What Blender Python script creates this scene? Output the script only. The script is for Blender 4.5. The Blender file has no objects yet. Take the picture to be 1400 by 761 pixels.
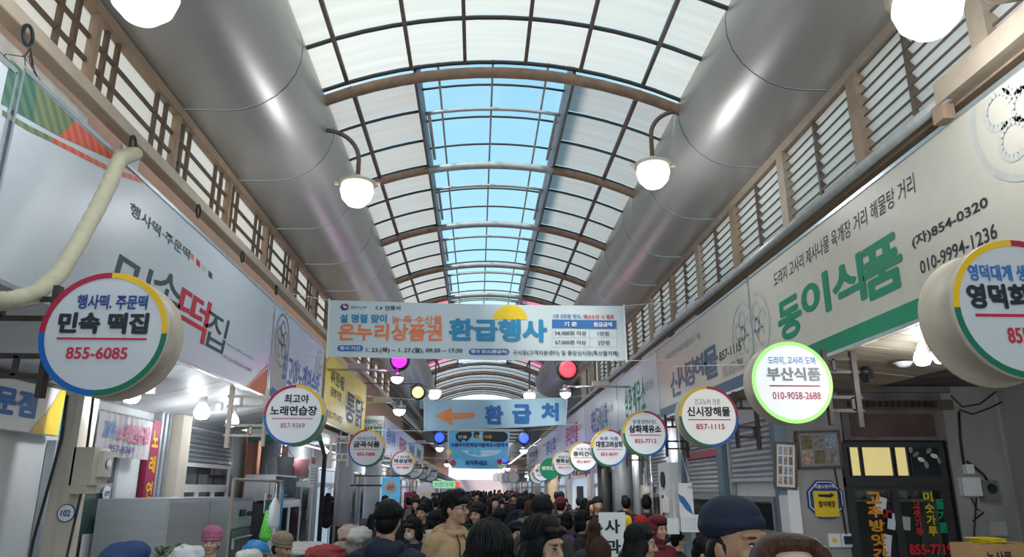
import bpy, bmesh, math, random
from mathutils import Vector, Matrix, Euler, noise
random.seed(7)
PI = math.pi
S = bpy.context.scene
COL = S.collection

# ---------------------------------------------------------------- camera
F_PX = 1005.0
pitch = math.atan(287.5 / F_PX)
yaw = math.atan(48 / F_PX * math.cos(pitch))
EYE = Vector((0, 0, 1.8))
cam = bpy.data.objects.new('camera', bpy.data.cameras.new('camera'))
cam.data.sensor_fit = 'HORIZONTAL'; cam.data.sensor_width = 36
cam.data.lens = 36 * F_PX / 1400
cam.data.clip_start = .05; cam.data.clip_end = 600
cam.location = EYE
cam.rotation_euler = (PI / 2 + pitch, 0, -yaw)
COL.objects.link(cam); S.camera = cam

# ---------------------------------------------------------------- world, sun, exposure
w = bpy.data.worlds.new('sky'); S.world = w; w.use_nodes = True
nt = w.node_tree; nt.nodes.clear()
def N(nt, t, **k):
    n = nt.nodes.new(t)
    for a, b in k.items():
        if a in n.inputs.keys() if isinstance(a, str) else False: n.inputs[a].default_value = b
        else: setattr(n, a, b)
    return n
tc = N(nt, 'ShaderNodeTexCoord'); sx = N(nt, 'ShaderNodeSeparateXYZ')
rp = N(nt, 'ShaderNodeValToRGB'); bg = N(nt, 'ShaderNodeBackground'); wo = N(nt, 'ShaderNodeOutputWorld')
nz = N(nt, 'ShaderNodeTexNoise'); nz.inputs['Scale'].default_value = 2.2; nz.inputs['Detail'].default_value = 5
r2 = N(nt, 'ShaderNodeValToRGB'); mx = N(nt, 'ShaderNodeMixRGB')
nt.links.new(tc.outputs['Generated'], sx.inputs[0]); nt.links.new(sx.outputs['Z'], rp.inputs[0])
e = rp.color_ramp.elements
e[0].position = 0; e[0].color = (1.25, 1.35, 1.4, 1)
e[1].position = .75; e[1].color = (.22, .56, .86, 1)
k = rp.color_ramp.elements.new(.3); k.color = (.50, .86, 1.02, 1)
nt.links.new(tc.outputs['Generated'], nz.inputs['Vector']); nt.links.new(nz.outputs['Fac'], r2.inputs[0])
r2.color_ramp.elements[0].position = .5; r2.color_ramp.elements[0].color = (0, 0, 0, 1)
r2.color_ramp.elements[1].position = .8; r2.color_ramp.elements[1].color = (.8, .8, .8, 1)
nt.links.new(r2.outputs[0], mx.inputs[0]); nt.links.new(rp.outputs[0], mx.inputs[1]); mx.inputs[2].default_value = (1, 1.05, 1.08, 1)
nt.links.new(mx.outputs[0], bg.inputs[0]); bg.inputs[1].default_value = 1.0
nt.links.new(bg.outputs[0], wo.inputs[0])
sun = bpy.data.objects.new('sun', bpy.data.lights.new('sun', 'SUN'))
sun.data.energy = 4.2; sun.data.angle = math.radians(14); sun.data.color = (1, .92, .80)
sun.rotation_euler = (math.radians(38), 0, math.radians(-35)); COL.objects.link(sun)
LAMP = .42      # scale of every lamp's power
S.view_settings.view_transform = 'Standard'; S.view_settings.look = 'None'
S.view_settings.exposure = 0.14; S.view_settings.gamma = 1
S.cycles.use_denoising = True
S.cycles.max_bounces = 7; S.cycles.diffuse_bounces = 4; S.cycles.glossy_bounces = 3
S.cycles.transmission_bounces = 4; S.cycles.transparent_max_bounces = 10
S.cycles.sample_clamp_indirect = 6

# pixel of the photograph -> point on a real plane (X, Y or Z = const)
CR = Vector((math.cos(yaw), -math.sin(yaw), 0))
CF = Vector((math.sin(yaw) * math.cos(pitch), math.cos(yaw) * math.cos(pitch), math.sin(pitch)))
CU = CR.cross(CF)
def at(x, y, X=None, Y=None, Z=None):
    r = CF + CR * ((x - 700) / F_PX) - CU * ((y - 380.5) / F_PX)
    t = (X - EYE.x) / r.x if X is not None else (Y - EYE.y) / r.y if Y is not None else (Z - EYE.z) / r.z
    return EYE + r * t

# ---------------------------------------------------------------- materials
MATS = {}
def mat(name, col, rough=.6, metal=0, var=.06, scale=6, stretch=(1, 1, 1), bump=0, emit=None, es=0, col2=None, coat=0):
    if name in MATS: return MATS[name]
    m = bpy.data.materials.new(name); m.use_nodes = True; nt = m.node_tree; b = nt.nodes['Principled BSDF']
    b.inputs['Roughness'].default_value = rough; b.inputs['Metallic'].default_value = metal
    if coat: b.inputs['Coat Weight'].default_value = coat
    c = N(nt, 'ShaderNodeTexCoord'); mp = N(nt, 'ShaderNodeMapping'); n = N(nt, 'ShaderNodeTexNoise')
    mp.inputs['Scale'].default_value = stretch; n.inputs['Scale'].default_value = scale; n.inputs['Detail'].default_value = 4
    nt.links.new(c.outputs['Object'], mp.inputs[0]); nt.links.new(mp.outputs[0], n.inputs['Vector'])
    mr = N(nt, 'ShaderNodeValToRGB'); mr.color_ramp.elements[0].position = .3; mr.color_ramp.elements[1].position = .72
    c2 = col2 or tuple(min(1, v * (1 + var)) for v in col); c1 = col if col2 else tuple(v * (1 - var) for v in col)
    mr.color_ramp.elements[0].color = (*c1, 1); mr.color_ramp.elements[1].color = (*c2, 1)
    nt.links.new(n.outputs['Fac'], mr.inputs[0]); nt.links.new(mr.outputs[0], b.inputs['Base Color'])
    if bump:
        bp = N(nt, 'ShaderNodeBump'); bp.inputs['Strength'].default_value = bump; bp.inputs['Distance'].default_value = .01
        nt.links.new(n.outputs['Fac'], bp.inputs['Height']); nt.links.new(bp.outputs[0], b.inputs['Normal'])
    if emit: b.inputs['Emission Color'].default_value = (*emit, 1); b.inputs['Emission Strength'].default_value = es
    MATS[name] = m; return m
def translucent(name, col, tr=.3, streak=True, gloss=.03):
    m = bpy.data.materials.new(name); m.use_nodes = True; nt = m.node_tree; nt.nodes.clear()
    o = N(nt, 'ShaderNodeOutputMaterial'); t = N(nt, 'ShaderNodeBsdfTransparent'); l = N(nt, 'ShaderNodeBsdfTranslucent'); d = N(nt, 'ShaderNodeBsdfDiffuse')
    m1 = N(nt, 'ShaderNodeMixShader'); m2 = N(nt, 'ShaderNodeMixShader')
    c = N(nt, 'ShaderNodeTexCoord'); mp = N(nt, 'ShaderNodeMapping'); n = N(nt, 'ShaderNodeTexNoise'); mp.inputs['Scale'].default_value = (.25, 5, .25)
    n.inputs['Scale'].default_value = 1.6; n.inputs['Detail'].default_value = 5; r = N(nt, 'ShaderNodeValToRGB')
    r.color_ramp.elements[0].position = .3; r.color_ramp.elements[1].position = .7
    r.color_ramp.elements[0].color = (*[v * (.88 if streak else 1) for v in col], 1); r.color_ramp.elements[1].color = (*col, 1)
    L = nt.links.new
    L(c.outputs['Object'], mp.inputs[0]); L(mp.outputs[0], n.inputs['Vector']); L(n.outputs['Fac'], r.inputs[0])
    for s in (t, l, d): L(r.outputs[0], s.inputs['Color'])
    m1.inputs[0].default_value = .25; L(l.outputs[0], m1.inputs[1]); L(d.outputs[0], m1.inputs[2])
    m2.inputs[0].default_value = 1 - tr; L(t.outputs[0], m2.inputs[1]); L(m1.outputs[0], m2.inputs[2])
    L(m2.outputs[0], o.inputs[0]); MATS[name] = m; return m
def glass(name, col=(.9, .97, 1), gloss=.08, rough=.03):
    m = bpy.data.materials.new(name); m.use_nodes = True; nt = m.node_tree; nt.nodes.clear()
    o = N(nt, 'ShaderNodeOutputMaterial'); t = N(nt, 'ShaderNodeBsdfTransparent'); g = N(nt, 'ShaderNodeBsdfGlossy'); x = N(nt, 'ShaderNodeMixShader')
    t.inputs[0].default_value = (*col, 1); g.inputs['Roughness'].default_value = rough; x.inputs[0].default_value = gloss
    nt.links.new(t.outputs[0], x.inputs[1]); nt.links.new(g.outputs[0], x.inputs[2]); nt.links.new(x.outputs[0], o.inputs[0]); MATS[name] = m; return m

# ---------------------------------------------------------------- mesh builder
class MB:
    def __init__(s): s.v = []; s.f = []
    def add(s, vs, fs):
        b = len(s.v); s.v += [tuple(v) for v in vs]; s.f += [tuple(i + b for i in f) for f in fs]; return s
    def box(s, x0, x1, y0, y1, z0, z1, M=None):
        vs = [Vector((x, y, z)) for x in (x0, x1) for y in (y0, y1) for z in (z0, z1)]
        if M: vs = [M @ v for v in vs]
        return s.add(vs, [(0, 1, 3, 2), (4, 6, 7, 5), (0, 4, 5, 1), (2, 3, 7, 6), (0, 2, 6, 4), (1, 5, 7, 3)])
    def bar(s, p, q, w, h=None, up=(0, 0, 1)):
        p = Vector(p); q = Vector(q); d = q - p; h = h or w; d.normalize(); u = Vector(up)
        sd = d.cross(u)
        if sd.length < 1e-4: sd = d.cross(Vector((0, 1, 0)))
        sd.normalize(); u = sd.cross(d); vs = []
        for c in (p, q):
            for a, b in ((-1, -1), (1, -1), (1, 1), (-1, 1)): vs.append(c + sd * a * w / 2 + u * b * h / 2)
        return s.add(vs, [(0, 1, 2, 3), (7, 6, 5, 4), (0, 4, 5, 1), (1, 5, 6, 2), (2, 6, 7, 3), (3, 7, 4, 0)])
    def quad(s, *p): return s.add(p, [tuple(range(len(p)))])
    def prism(s, pts, y0, y1):   # polygon in local XZ, given thickness along Y (front = y0)
        n = len(pts); a = sum(pts[i][0] * pts[(i + 1) % n][1] - pts[(i + 1) % n][0] * pts[i][1] for i in range(n))
        if a < 0: pts = pts[::-1]
        vs = [(x, y0, z) for x, z in pts] + [(x, y1, z) for x, z in pts]
        return s.add(vs, [tuple(range(n)), tuple(range(2 * n - 1, n - 1, -1))] + [(i, i + n, (i + 1) % n + n, (i + 1) % n) for i in range(n)])
    def tube(s, pts, r, n=8, caps=True):
        pts = [Vector(p) for p in pts]; k = len(pts); rs = r if isinstance(r, (list, tuple)) else [r] * k
        vs = []; up = Vector((.13, .21, 1)).normalized()
        for i, p in enumerate(pts):
            d = (pts[min(i + 1, k - 1)] - pts[max(i - 1, 0)]).normalized()
            a = d.cross(up)
            if a.length < .1: a = d.cross(Vector((1, 0, 0)))
            a.normalize(); b = a.cross(d)
            for j in range(n):
                t = 2 * PI * j / n; vs.append(p + a * math.cos(t) * rs[i] + b * math.sin(t) * rs[i])
        fs = [(i * n + j, i * n + (j + 1) % n, (i + 1) * n + (j + 1) % n, (i + 1) * n + j) for i in range(k - 1) for j in range(n)]
        if caps: fs += [tuple(range(n - 1, -1, -1)), tuple((k - 1) * n + j for j in range(n))]
        return s.add(vs, fs)
    def lathe(s, prof, c=(0, 0, 0), n=24, axis='z', M=None):   # prof: (r, h)
        vs = []; k = len(prof)
        for r, h in prof:
            for j in range(n):
                t = 2 * PI * j / n; a, b = r * math.cos(t), r * math.sin(t)
                p = Vector((a, b, h)) if axis == 'z' else Vector((a, h, -b)) if axis == 'y' else Vector((h, a, b))
                vs.append((M @ p if M else p) + Vector(c))
        fs = [(i * n + j, i * n + (j + 1) % n, (i + 1) * n + (j + 1) % n, (i + 1) * n + j) for i in range(k - 1) for j in range(n)]
        if prof[0][0] > 1e-5: fs.append(tuple(range(n - 1, -1, -1)))
        if prof[-1][0] > 1e-5: fs.append(tuple((k - 1) * n + j for j in range(n)))
        return s.add(vs, fs)
    def ell(s, c, r, M=None, nu=14, nv=9):
        vs = []; c = Vector(c)
        if not isinstance(r, (tuple, list)): r = (r, r, r)
        for i in range(1, nv):
            a = PI * i / nv
            for j in range(nu):
                b = 2 * PI * j / nu; vs.append(Vector((r[0] * math.sin(a) * math.cos(b), r[1] * math.sin(a) * math.sin(b), r[2] * math.cos(a))))
        vs += [Vector((0, 0, r[2])), Vector((0, 0, -r[2]))]
        T = len(vs) - 2; fs = []
        for i in range(nv - 2):
            for j in range(nu): fs.append((i * nu + j, (i + 1) * nu + j, (i + 1) * nu + (j + 1) % nu, i * nu + (j + 1) % nu))
        for j in range(nu): fs += [(T, j, (j + 1) % nu), (T + 1, (nv - 2) * nu + (j + 1) % nu, (nv - 2) * nu + j)]
        return s.add([(M @ v if M else v) + c for v in vs], fs)
    def mesh(s, name, m=None, smooth=False):
        me = bpy.data.meshes.new(name); me.from_pydata(s.v, [], s.f); me.update()
        if m: me.materials.append(m if not isinstance(m, str) else MATS[m])
        if smooth: me.polygons.foreach_set('use_smooth', [True] * len(me.polygons)); 
        return me
    def build(s, name, m=None, parent=None, smooth=False, loc=None):
        return link(name, s.mesh(name, m, smooth), parent, loc)
def link(name, me, parent=None, loc=None, rot=None):
    o = bpy.data.objects.new(name, me); COL.objects.link(o)
    if parent: o.parent = parent
    if loc: o.location = loc
    if rot: o.rotation_euler = rot
    return o
def tag(o, label=None, cat=None, group=None, kind=None):
    if label: o['label'] = label
    if cat: o['category'] = cat
    if group: o['group'] = group
    if kind: o['kind'] = kind
    return o
def thing(name, label, cat, loc=(0, 0, 0), rz=0, group=None):
    return tag(link(name, None, None, loc, (0, 0, rz)), label, cat, group)
def struct(name, label=None, loc=(0, 0, 0)):
    o = link(name, None, None, loc); o['kind'] = 'structure'
    if label: o['label'] = label; 
    return o
def dup(root, loc, rz=None, label=None, group=None, scale=None):
    def rec(o, par):
        c = o.copy(); COL.objects.link(c); c.parent = par
        for ch in o.children: rec(ch, c)
        return c
    r = rec(root, None); r.location = loc
    if rz is not None: r.rotation_euler = (0, 0, rz)
    if scale: r.scale = (scale,) * 3
    if label: r['label'] = label
    if group: r['group'] = group
    return r

# text, flat lettering in the local XZ plane facing -Y, fitted into a box
TC = {}
def lettering(body, box, m, parent, y=-.004, bold=.0, slant=0, name='lettering', seg=3):
    """box = (x0, z0, x1, z1) in the parent's frame."""
    key = (body, bold, slant); fat = max(0, bold - .016); off = min(bold, .016)
    if key not in TC:
        c = bpy.data.curves.new('t', 'FONT'); c.body = body; c.resolution_u = seg; c.offset = off; c.shear = slant
        o = bpy.data.objects.new('t', c)
        me = bpy.data.meshes.new_from_object(o)
        bpy.data.objects.remove(o); bpy.data.curves.remove(c)
        V0 = [tuple(v.co) for v in me.vertices]; F0 = [tuple(p.vertices) for p in me.polygons]; bpy.data.meshes.remove(me)
        if fat: # bolder weight: strokes widened by overlaid copies
            V = []; F = []
            for k, (dx, dy) in enumerate(((0, 0), (fat, 0), (-fat, 0), (0, fat), (0, -fat))):
                F += [tuple(i + len(V) for i in f) for f in F0]; V += [(a + dx, b + dy, k * .0002) for a, b, _ in V0]
            V0, F0 = V, F
        TC[key] = (V0, F0)
    vs, fs = TC[key]
    ax, bx = min(v[0] for v in vs), max(v[0] for v in vs); ay, by = min(v[1] for v in vs), max(v[1] for v in vs)
    x0, z0, x1, z1 = box
    o = [(x0 + (v[0] - ax) / (bx - ax) * (x1 - x0), y - v[2], z0 + (v[1] - ay) / max(by - ay, 1e-4) * (z1 - z0)) for v in vs]
    me = bpy.data.meshes.new('lettering'); me.from_pydata(o, [], fs); me.update(); me.materials.append(MATS[m] if isinstance(m, str) else m)
    return link(name, me, parent)

# ---------------------------------------------------------------- palette
mat('rib_paint', (.26, .17, .115), .55, 0, .25, 8)
mat('grey_pipe', (.42, .44, .44), .4, .3, .12, 10)
mat('dark_bar', (.045, .042, .042), .5)
mat('bar_brown', (.13, .095, .075), .55, 0, .2)
mat('curb', (.10, .10, .12), .5)
mat('cowl', (.47, .465, .445), .40, .5, .07, 1.3, (1, .4, 1))
mat('seam', (.02, .02, .022), .6)
mat('tan_steel', (.33, .24, .165), .55, 0, .12, 5)
mat('tan_light', (.42, .35, .27), .5, 0, .1, 6)
mat('lattice_wood', (.12, .08, .052), .6, 0, .2, 12)
mat('blade', (.82, .81, .79), .5, .1, .06)
mat('white_sheet', (.85, .85, .84), .5)
mat('steel', (.55, .58, .6), .3, .85, .1)
mat('steel_dull', (.42, .46, .5), .45, .5, .1)
mat('iron', (.055, .04, .035), .6, .3, .3)
mat('cream', (.62, .56, .47), .6, 0, .06, 4)
mat('sign_white_l', (.60, .66, .73), .35, 0, .02)
mat('sign_cream_r', (.60, .575, .49), .4, 0, .03)
mat('white', (.85, .85, .86), .5, 0, .03)
mat('ink', (.015, .02, .03), .6)
mat('ink_teal', (.03, .07, .085), .6)
mat('ink_red', (.55, .015, .05), .6)
mat('ink_blue', (.03, .16, .48), .6)
mat('ink_cyan', (.02, .26, .50), .6)
mat('ink_navy', (.02, .05, .25), .6)
mat('ink_green', (.0, .25, .13), .6)
mat('ink_orange', (.85, .22, .07), .6)
mat('ink_grey', (.30, .31, .33), .6)
mat('ink_faint', (.52, .53, .50), .6)
mat('ink_purple', (.09, .05, .28), .6)
mat('yellow', (.86, .60, .02), .5)
mat('ring_red', (.42, .01, .05), .4)
mat('ring_yellow', (.85, .52, .01), .4)
mat('ring_green', (.0, .16, .085), .4)
mat('ring_blue', (.0, .12, .45), .4)
mat('rubber', (.02, .02, .022), .55)
mat('wall_white', (.70, .72, .74), .7, 0, .06, 3)
mat('pink_plaster', (.85, .48, .33), .8, 0, .06, 5)
mat('dark_interior', (.03, .035, .04), .8)
mat('dark_metal', (.07, .07, .075), .45, .5)
# ================================================================ SETTING
YN, YV, YC, YE = -3.0, 32.2, 44.0, 120.0      # near end, end of glazed vault, end of corrugated vault, far end
fl = MB().box(-9, 9, YN - 2, YE, -.1, 0).build('floor', mat('paving', (.22, .21, .20), .7, 0, .25, 3)); fl['kind'] = 'structure'
# --- arch geometry
XC, RR, ZC = .27, 5.9, 1.29
def arch(x, dz=0): return ZC + dz + math.sqrt(max((RR) ** 2 - (x - XC) ** 2, 0))
def arcpts(x0, x1, y, dz=0, n=16): return [(x0 + (x1 - x0) * i / n, y, arch(x0 + (x1 - x0) * i / n, dz)) for i in range(n + 1)]
RIB0, BAY = 8.76, 2.95
poly = translucent('polycarbonate', (.48, .455, .43), .05)
polyw = translucent('polycarbonate_warm', (.72, .68, .62), .05)
corr = translucent('corrugated_sheet', (.9, .91, .93), .3, False)
sky_glass = glass('clear_polycarbonate', (.93, .98, 1), .05, .08)
vault = struct('ceiling')
ribs_y = [RIB0 + BAY * i for i in range(-4, 9)]
XL, XR = XC - 2.72, XC + 2.72
LONG = [-1.77, -.94, -.23, .58, 1.32, 2.15]
def sheet(x0, x1, y0, y1, dz, m, n=4, amp=0, name='roof_panel', t=.012):
    mb = MB(); ny = 1 if not amp else int((y1 - y0) / .09)
    vs = []; W = n + 1
    for k in (0, 1):
        for j in range(ny + 1):
            y = y0 + (y1 - y0) * j / ny
            for i in range(W):
                x = x0 + (x1 - x0) * i / n; vs.append((x, y, arch(x, dz + k * t) + (amp if j % 2 else 0)))
    fs = []; B = (ny + 1) * W
    for j in range(ny):
        for i in range(n):
            a = j * W + i; fs.append((a, a + W, a + W + 1, a + 1)); 
    if not amp:
        mb.add(vs[:B], fs)
    else: mb.add(vs[:B], fs)
    return mb.build(name, m, vault, smooth=True)
# front vault (closer than first rib): raised a little, fully glazed with opal sheets
FZ = .17
ys = [RIB0 - .03 - .98 * i for i in range(13)]
xs = [XL] + LONG + [XR]
for j in range(len(ys) - 1):
    for i in range(len(xs) - 1): sheet(xs[i] + .012, xs[i + 1] - .012, ys[j + 1] + .012, ys[j] - .012, FZ, polyw)
for y in ys: MB().tube(arcpts(XL, XR, y, FZ - .03), .028, 6).build('roof_crossbar', 'dark_bar', vault, True)
for x in LONG: MB().bar((x, ys[-1], arch(x, FZ - .06)), (x, RIB0 - .06, arch(x, FZ - .06)), .045, .05).build('roof_purlin', 'bar_brown', vault)
# vault with the skylight slot
SX0, SX1 = -.90, 1.25
side_x = {'l': [XL, -1.72, SX0], 'r': [SX1, 2.12, XR]}
pink = translucent('pink_sheet', (1.0, .28, .45), .25)
for b in range(0, 8):
    y0 = RIB0 + BAY * b
    for j in range(3):
        a, c = y0 + .1 + j * .95, y0 + .1 + (j + 1) * .95
        for sd in 'lr':
            X = side_x[sd]
            for i in range(2):
                sheet(X[i] + .01, X[i + 1] - .01, a + .01, c - .01, .12, poly if not (b >= 4) else pink if j != 2 else poly)
        for sd in 'lr':
            X = side_x[sd]; MB().tube(arcpts(X[0], X[-1], c, .09, 6), .022, 6).build('roof_crossbar', 'dark_bar', vault, True)
    for x in (-1.72, 2.12): MB().bar((x, y0, arch(x, .06)), (x, y0 + BAY, arch(x, .06)), .05, .06).build('roof_purlin', 'bar_brown', vault)
    # skylight: curbs, clear panes, bars, pale pipe frame
    for x in (SX0, SX1):
        MB().box(x - .02, x + .02, y0, y0 + BAY, arch(x, .02), arch(x, .5)).build('skylight_curb', 'curb', vault)
    def sk(x): return arch(x, .42)
    gx = [SX0, -.62, .15, .93, SX1]
    for j in range(3):
        a, c = y0 + .98 * j, y0 + .98 * (j + 1)
        for i in range(4):
            sheet(gx[i] + .01, gx[i + 1] - .01, a + .01, c - .01, .42, sky_glass, 3, name='skylight_pane')
        MB().tube([(x, c, z - .02) for x, _, z in arcpts(SX0, SX1, c, .42, 8)], .018, 6).build('skylight_crossbar', 'dark_bar', vault, True)
    for x in gx[1:4]: MB().bar((x, y0, sk(x) - .03), (x, y0 + BAY, sk(x) - .03), .03, .04).build('skylight_bar', 'grey_pipe', vault)
    ym = y0 + 1.35
    MB().tube(arcpts(SX0 + .04, SX1 - .04, ym, .2, 8), .028, 8).build('skylight_frame_pipe', 'grey_pipe', vault, True)
    for x in (SX0 + .1, SX1 - .1):
        MB().bar((x, ym, arch(x, .19)), (x, y0 + BAY, arch(x, .19)), .05, .03).build('skylight_frame_pipe', 'grey_pipe', vault)
for i, y in enumerate(ribs_y[1:]):
    mid = (SX0, SX1) if i >= 4 else None
    if y > RIB0 + .5:
        MB().tube(arcpts(XL, SX0, y, 0, 8), .068, 10).build('arch_rib', 'rib_paint', vault, True)
        MB().tube(arcpts(SX0, SX1, y, 0, 8), .068, 10).build('arch_rib', 'grey_pipe', vault, True)
        MB().tube(arcpts(SX1, XR, y, 0, 8), .068, 10).build('arch_rib', 'rib_paint', vault, True)
    elif y > 7:
        MB().tube(arcpts(XL, XR, y), .075, 12).build('arch_rib', 'rib_paint', vault, True)
# corrugated vault further in
for j in range(4):
    y0 = YV + .3 + j * 2.9
    for i in range(4):
        xx = [-2.4, -1.1, .27, 1.6, 2.9]
        sheet(xx[i], xx[i + 1] - .02, y0, y0 + 2.85, .12, corr, 3, .05)
    MB().tube(arcpts(XL, XR, y0, 0, 10), .07, 8).build('arch_rib', 'rib_paint', vault, True)
for j in range(24): MB().tube(arcpts(XL, XR, YV + .5 + j * .48, .02, 8), .03, 5).build('sheet_batten', 'dark_bar' if j % 2 else 'grey_pipe', vault, True)
MB().box(-4.5, 4.9, YC, YC + .25, 6.35, 6.9).build('roof_beam', 'steel_dull', vault)
# low dark ceiling beyond, with strip lights, then bright translucent stretch
dk = mat('dark_ceiling', (.10, .11, .12), .6, .2, .2)
for j in range(8):
    MB().box(-4.5, 4.9, YC + .3 + j * 4.6, YC + .25 + j * 4.6 + 4.5, 6.6, 6.7).build('ceiling_sheet', dk, vault)
    MB().box(-4.5, 4.9, YC + .3 + j * 4.6, YC + .45 + j * 4.6, 6.35, 6.6).build('ceiling_joist', 'steel_dull', vault)
strip = mat('strip_light', (1, 1, 1), .5, emit=(.9, .97, 1), es=6)
for j in range(7):
    for x in (-1.7, 2.3): MB().box(x - .5, x + .5, YC + 2 + j * 4.6, YC + 2.3 + j * 4.6, 6.52, 6.6).build('strip_light', strip, vault)
MB().box(-4.5, 4.9, YC + 37.2, YE, 6.6, 6.65).build('ceiling_sheet', translucent('far_sheet', (1, .93, .95), .8, False), vault)

# --- rounded cowls (gutter covers) over both shop rows
def cowl(name, x_wall, cx, cz, r, zs, ysplit, sgn):
    root = struct(name)
    prof = [(x_wall, zs), (cx, zs)]
    for i in range(1, 15):
        a = -PI / 2 + (PI * 1.05) * i / 14
        prof.append((cx + sgn * r * math.cos(a), cz + r * math.sin(a)))
    for k in range(len(ysplit) - 1):
        y0, y1 = ysplit[k] + .008, ysplit[k + 1] - .008
        mb = MB(); n = len(prof)
        vs = [(x, y0, z) for x, z in prof] + [(x, y1, z) for x, z in prof]
        mb.add(vs, [(i, i + 1, i + 1 + n, i + n) for i in range(n - 1)])
        mb.build('cowl_panel', 'cowl', root, True)
    # dark seams: narrow sealing strips over the joints
    for k in range(len(ysplit)):
        y = ysplit[k]; vs = []; n = len(prof)
        for yy in (y - .009, y + .009):
            for i, (x, z) in enumerate(prof):
                if i < 2: vs.append((x, yy, z - .003))
                else:
                    d = Vector((x - cx, z - cz)).normalized(); vs.append((x + d.x * .003, yy, z + d.y * .003))
        MB().add(vs, [(i, i + 1, i + 1 + n, i + n) for i in range(n - 1)]).build('cowl_seam', 'seam', root, True)
    return root
cowl('trim_1', -3.35, -2.80, 6.57, .76, 5.81, [7.42 + 1.93 * i for i in range(-5, 15)], 1)
cowl('trim_2', 3.85, 3.38, 6.62, .75, 5.87, [6.80 + 1.95 * i for i in range(-5, 15)], -1)

# --- clerestory, left: wooden lattice over opal sheets
cl = struct('window_1')
opal = translucent('opal_sheet', (.95, .94, .90), .3, False)
mat('rail_cap', (.50, .42, .33), .45)
def railL(z, w, h, m, y0=YN, y1=YC): MB().box(-3.3 - w / 2, -3.3 + w / 2, y0, y1, z - h / 2, z + h / 2).build('rail', m, cl)
railL(4.98, .12, .12, 'tan_steel'); railL(5.74, .1, .1, 'tan_steel')
MB().box(-3.245, -3.235, YN, YC, 4.93, 5.04).build('rail_cap', 'rail_cap', cl)
for k in range(20):
    y0 = 5.6 + 1.75 * (k - 4)
    if y0 > 27: break
    MB().box(-3.34, -3.26, y0 - .03, y0 + .035, 5.03, 5.70).build('post', 'tan_steel', cl)
    for a in (.22, .42, 1.28, 1.5):
        MB().box(-3.335, -3.30, y0 + a - .024, y0 + a + .024, 5.03, 5.70).build('lattice_bar', 'lattice_wood', cl)
    for z in (5.25, 5.47):
        MB().box(-3.332, -3.305, y0 + .035, y0 + 1.715, z - .018, z + .018).build('lattice_rail', 'lattice_wood', cl)
    MB().box(-3.35, -3.342, y0 + .01, y0 + 1.74, 5.0, 5.72).build('opal_panel', opal, cl)
MB().box(-3.5, -3.45, 28, YE, 4.9, 8).build('side_panel', 'dark_metal', cl)
# --- clerestory, right: louvres
cr = struct('window_2')
bladem = translucent('louvre_plastic', (.9, .88, .84), .04, False)
MB().box(3.68, 3.82, YN, YC, 4.66, 4.80).build('rail', 'tan_steel', cr)
MB().box(3.68, 3.82, YN, YC, 5.76, 5.87).build('rail', 'tan_light', cr)
for k in range(16):
    y0 = 4.57 + 1.78 * (k - 3)
    MB().box(3.66, 3.84, y0 - .09, y0 + .09, 4.8, 5.76).build('post', 'tan_light' if k % 2 else 'tan_steel', cr)
    for y in (y0 + .12, y0 + .93):
        MB().box(3.70, 3.78, y - .02, y + .02, 4.8, 5.76).build('mullion', 'bar_brown', cr)
    if k < 13:
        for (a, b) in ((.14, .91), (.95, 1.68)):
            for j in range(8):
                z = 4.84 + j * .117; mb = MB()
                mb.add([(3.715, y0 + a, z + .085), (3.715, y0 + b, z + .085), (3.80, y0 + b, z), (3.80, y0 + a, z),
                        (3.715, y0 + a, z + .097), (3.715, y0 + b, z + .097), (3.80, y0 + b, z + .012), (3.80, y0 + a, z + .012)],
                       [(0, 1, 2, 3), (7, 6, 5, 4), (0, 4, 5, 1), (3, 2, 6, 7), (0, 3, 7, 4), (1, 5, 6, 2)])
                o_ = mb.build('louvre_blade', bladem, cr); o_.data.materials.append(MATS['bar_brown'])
                bm_ = bmesh.new(); bm_.from_mesh(o_.data); r_ = bmesh.ops.create_cube(bm_, size=1, matrix=Matrix.Translation((3.71, y0 + (a + b) / 2, z + .082)) @ Matrix.Diagonal((.014, b - a, .018, 1)))  # brown lip added to each blade, standing in for the shaded gap between blades
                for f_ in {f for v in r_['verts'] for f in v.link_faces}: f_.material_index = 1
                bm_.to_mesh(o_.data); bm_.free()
MB().box(3.86, 3.88, 27, YE, 4.8, 8).build('side_panel', 'dark_metal', cr)
# pale pipe along the right fascia top
MB().tube([(3.60, 4.9, 4.72), (3.60, 30, 4.72)], .05, 10).build('rail_pipe', 'grey_pipe', cr, True)
MB().box(3.55, 3.70, YN, 5.0, 4.68, 4.86).build('rail', 'tan_light', cr)
MB().box(3.56, 3.66, 4.95, 5.08, 4.55, 4.75).build('rail_bracket', 'tan_steel', cr)

# --- walls behind
wl = struct('wall_left')
MB().box(-4.75, -4.6, YN, YE, 0, 2.9).build('lower_wall', 'wall_white', wl)
MB().box(-4.55, -4.45, YN, YE, 2.95, 6.1).build('upper_wall', 'pink_plaster', wl)
def up_win(ya, yb, za, zb):
    f = MB()
    for (a, b, c, d) in ((ya, yb, za, za + .05), (ya, yb, zb - .05, zb), (ya, ya + .05, za, zb), (yb - .05, yb, za, zb), ((ya + yb) / 2 - .02, (ya + yb) / 2 + .02, za, zb)):
        f.box(-4.45, -4.38, a, b, c, d)
    w = f.build('window_frame', 'steel', wl); MB().box(-4.45, -4.42, ya, yb, za, zb).build('window_pane', 'dark_interior', w)
up_win(6.9, 8.3, 4.3, 5.6); up_win(11.2, 12.4, 4.3, 5.6); up_win(13.6, 14.9, 4.3, 5.6)
MB().box(-4.43, -4.40, 8.5, 8.9, 4.0, 5.9).build('white_panel', 'white', wl)
wr = struct('wall_right')
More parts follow.
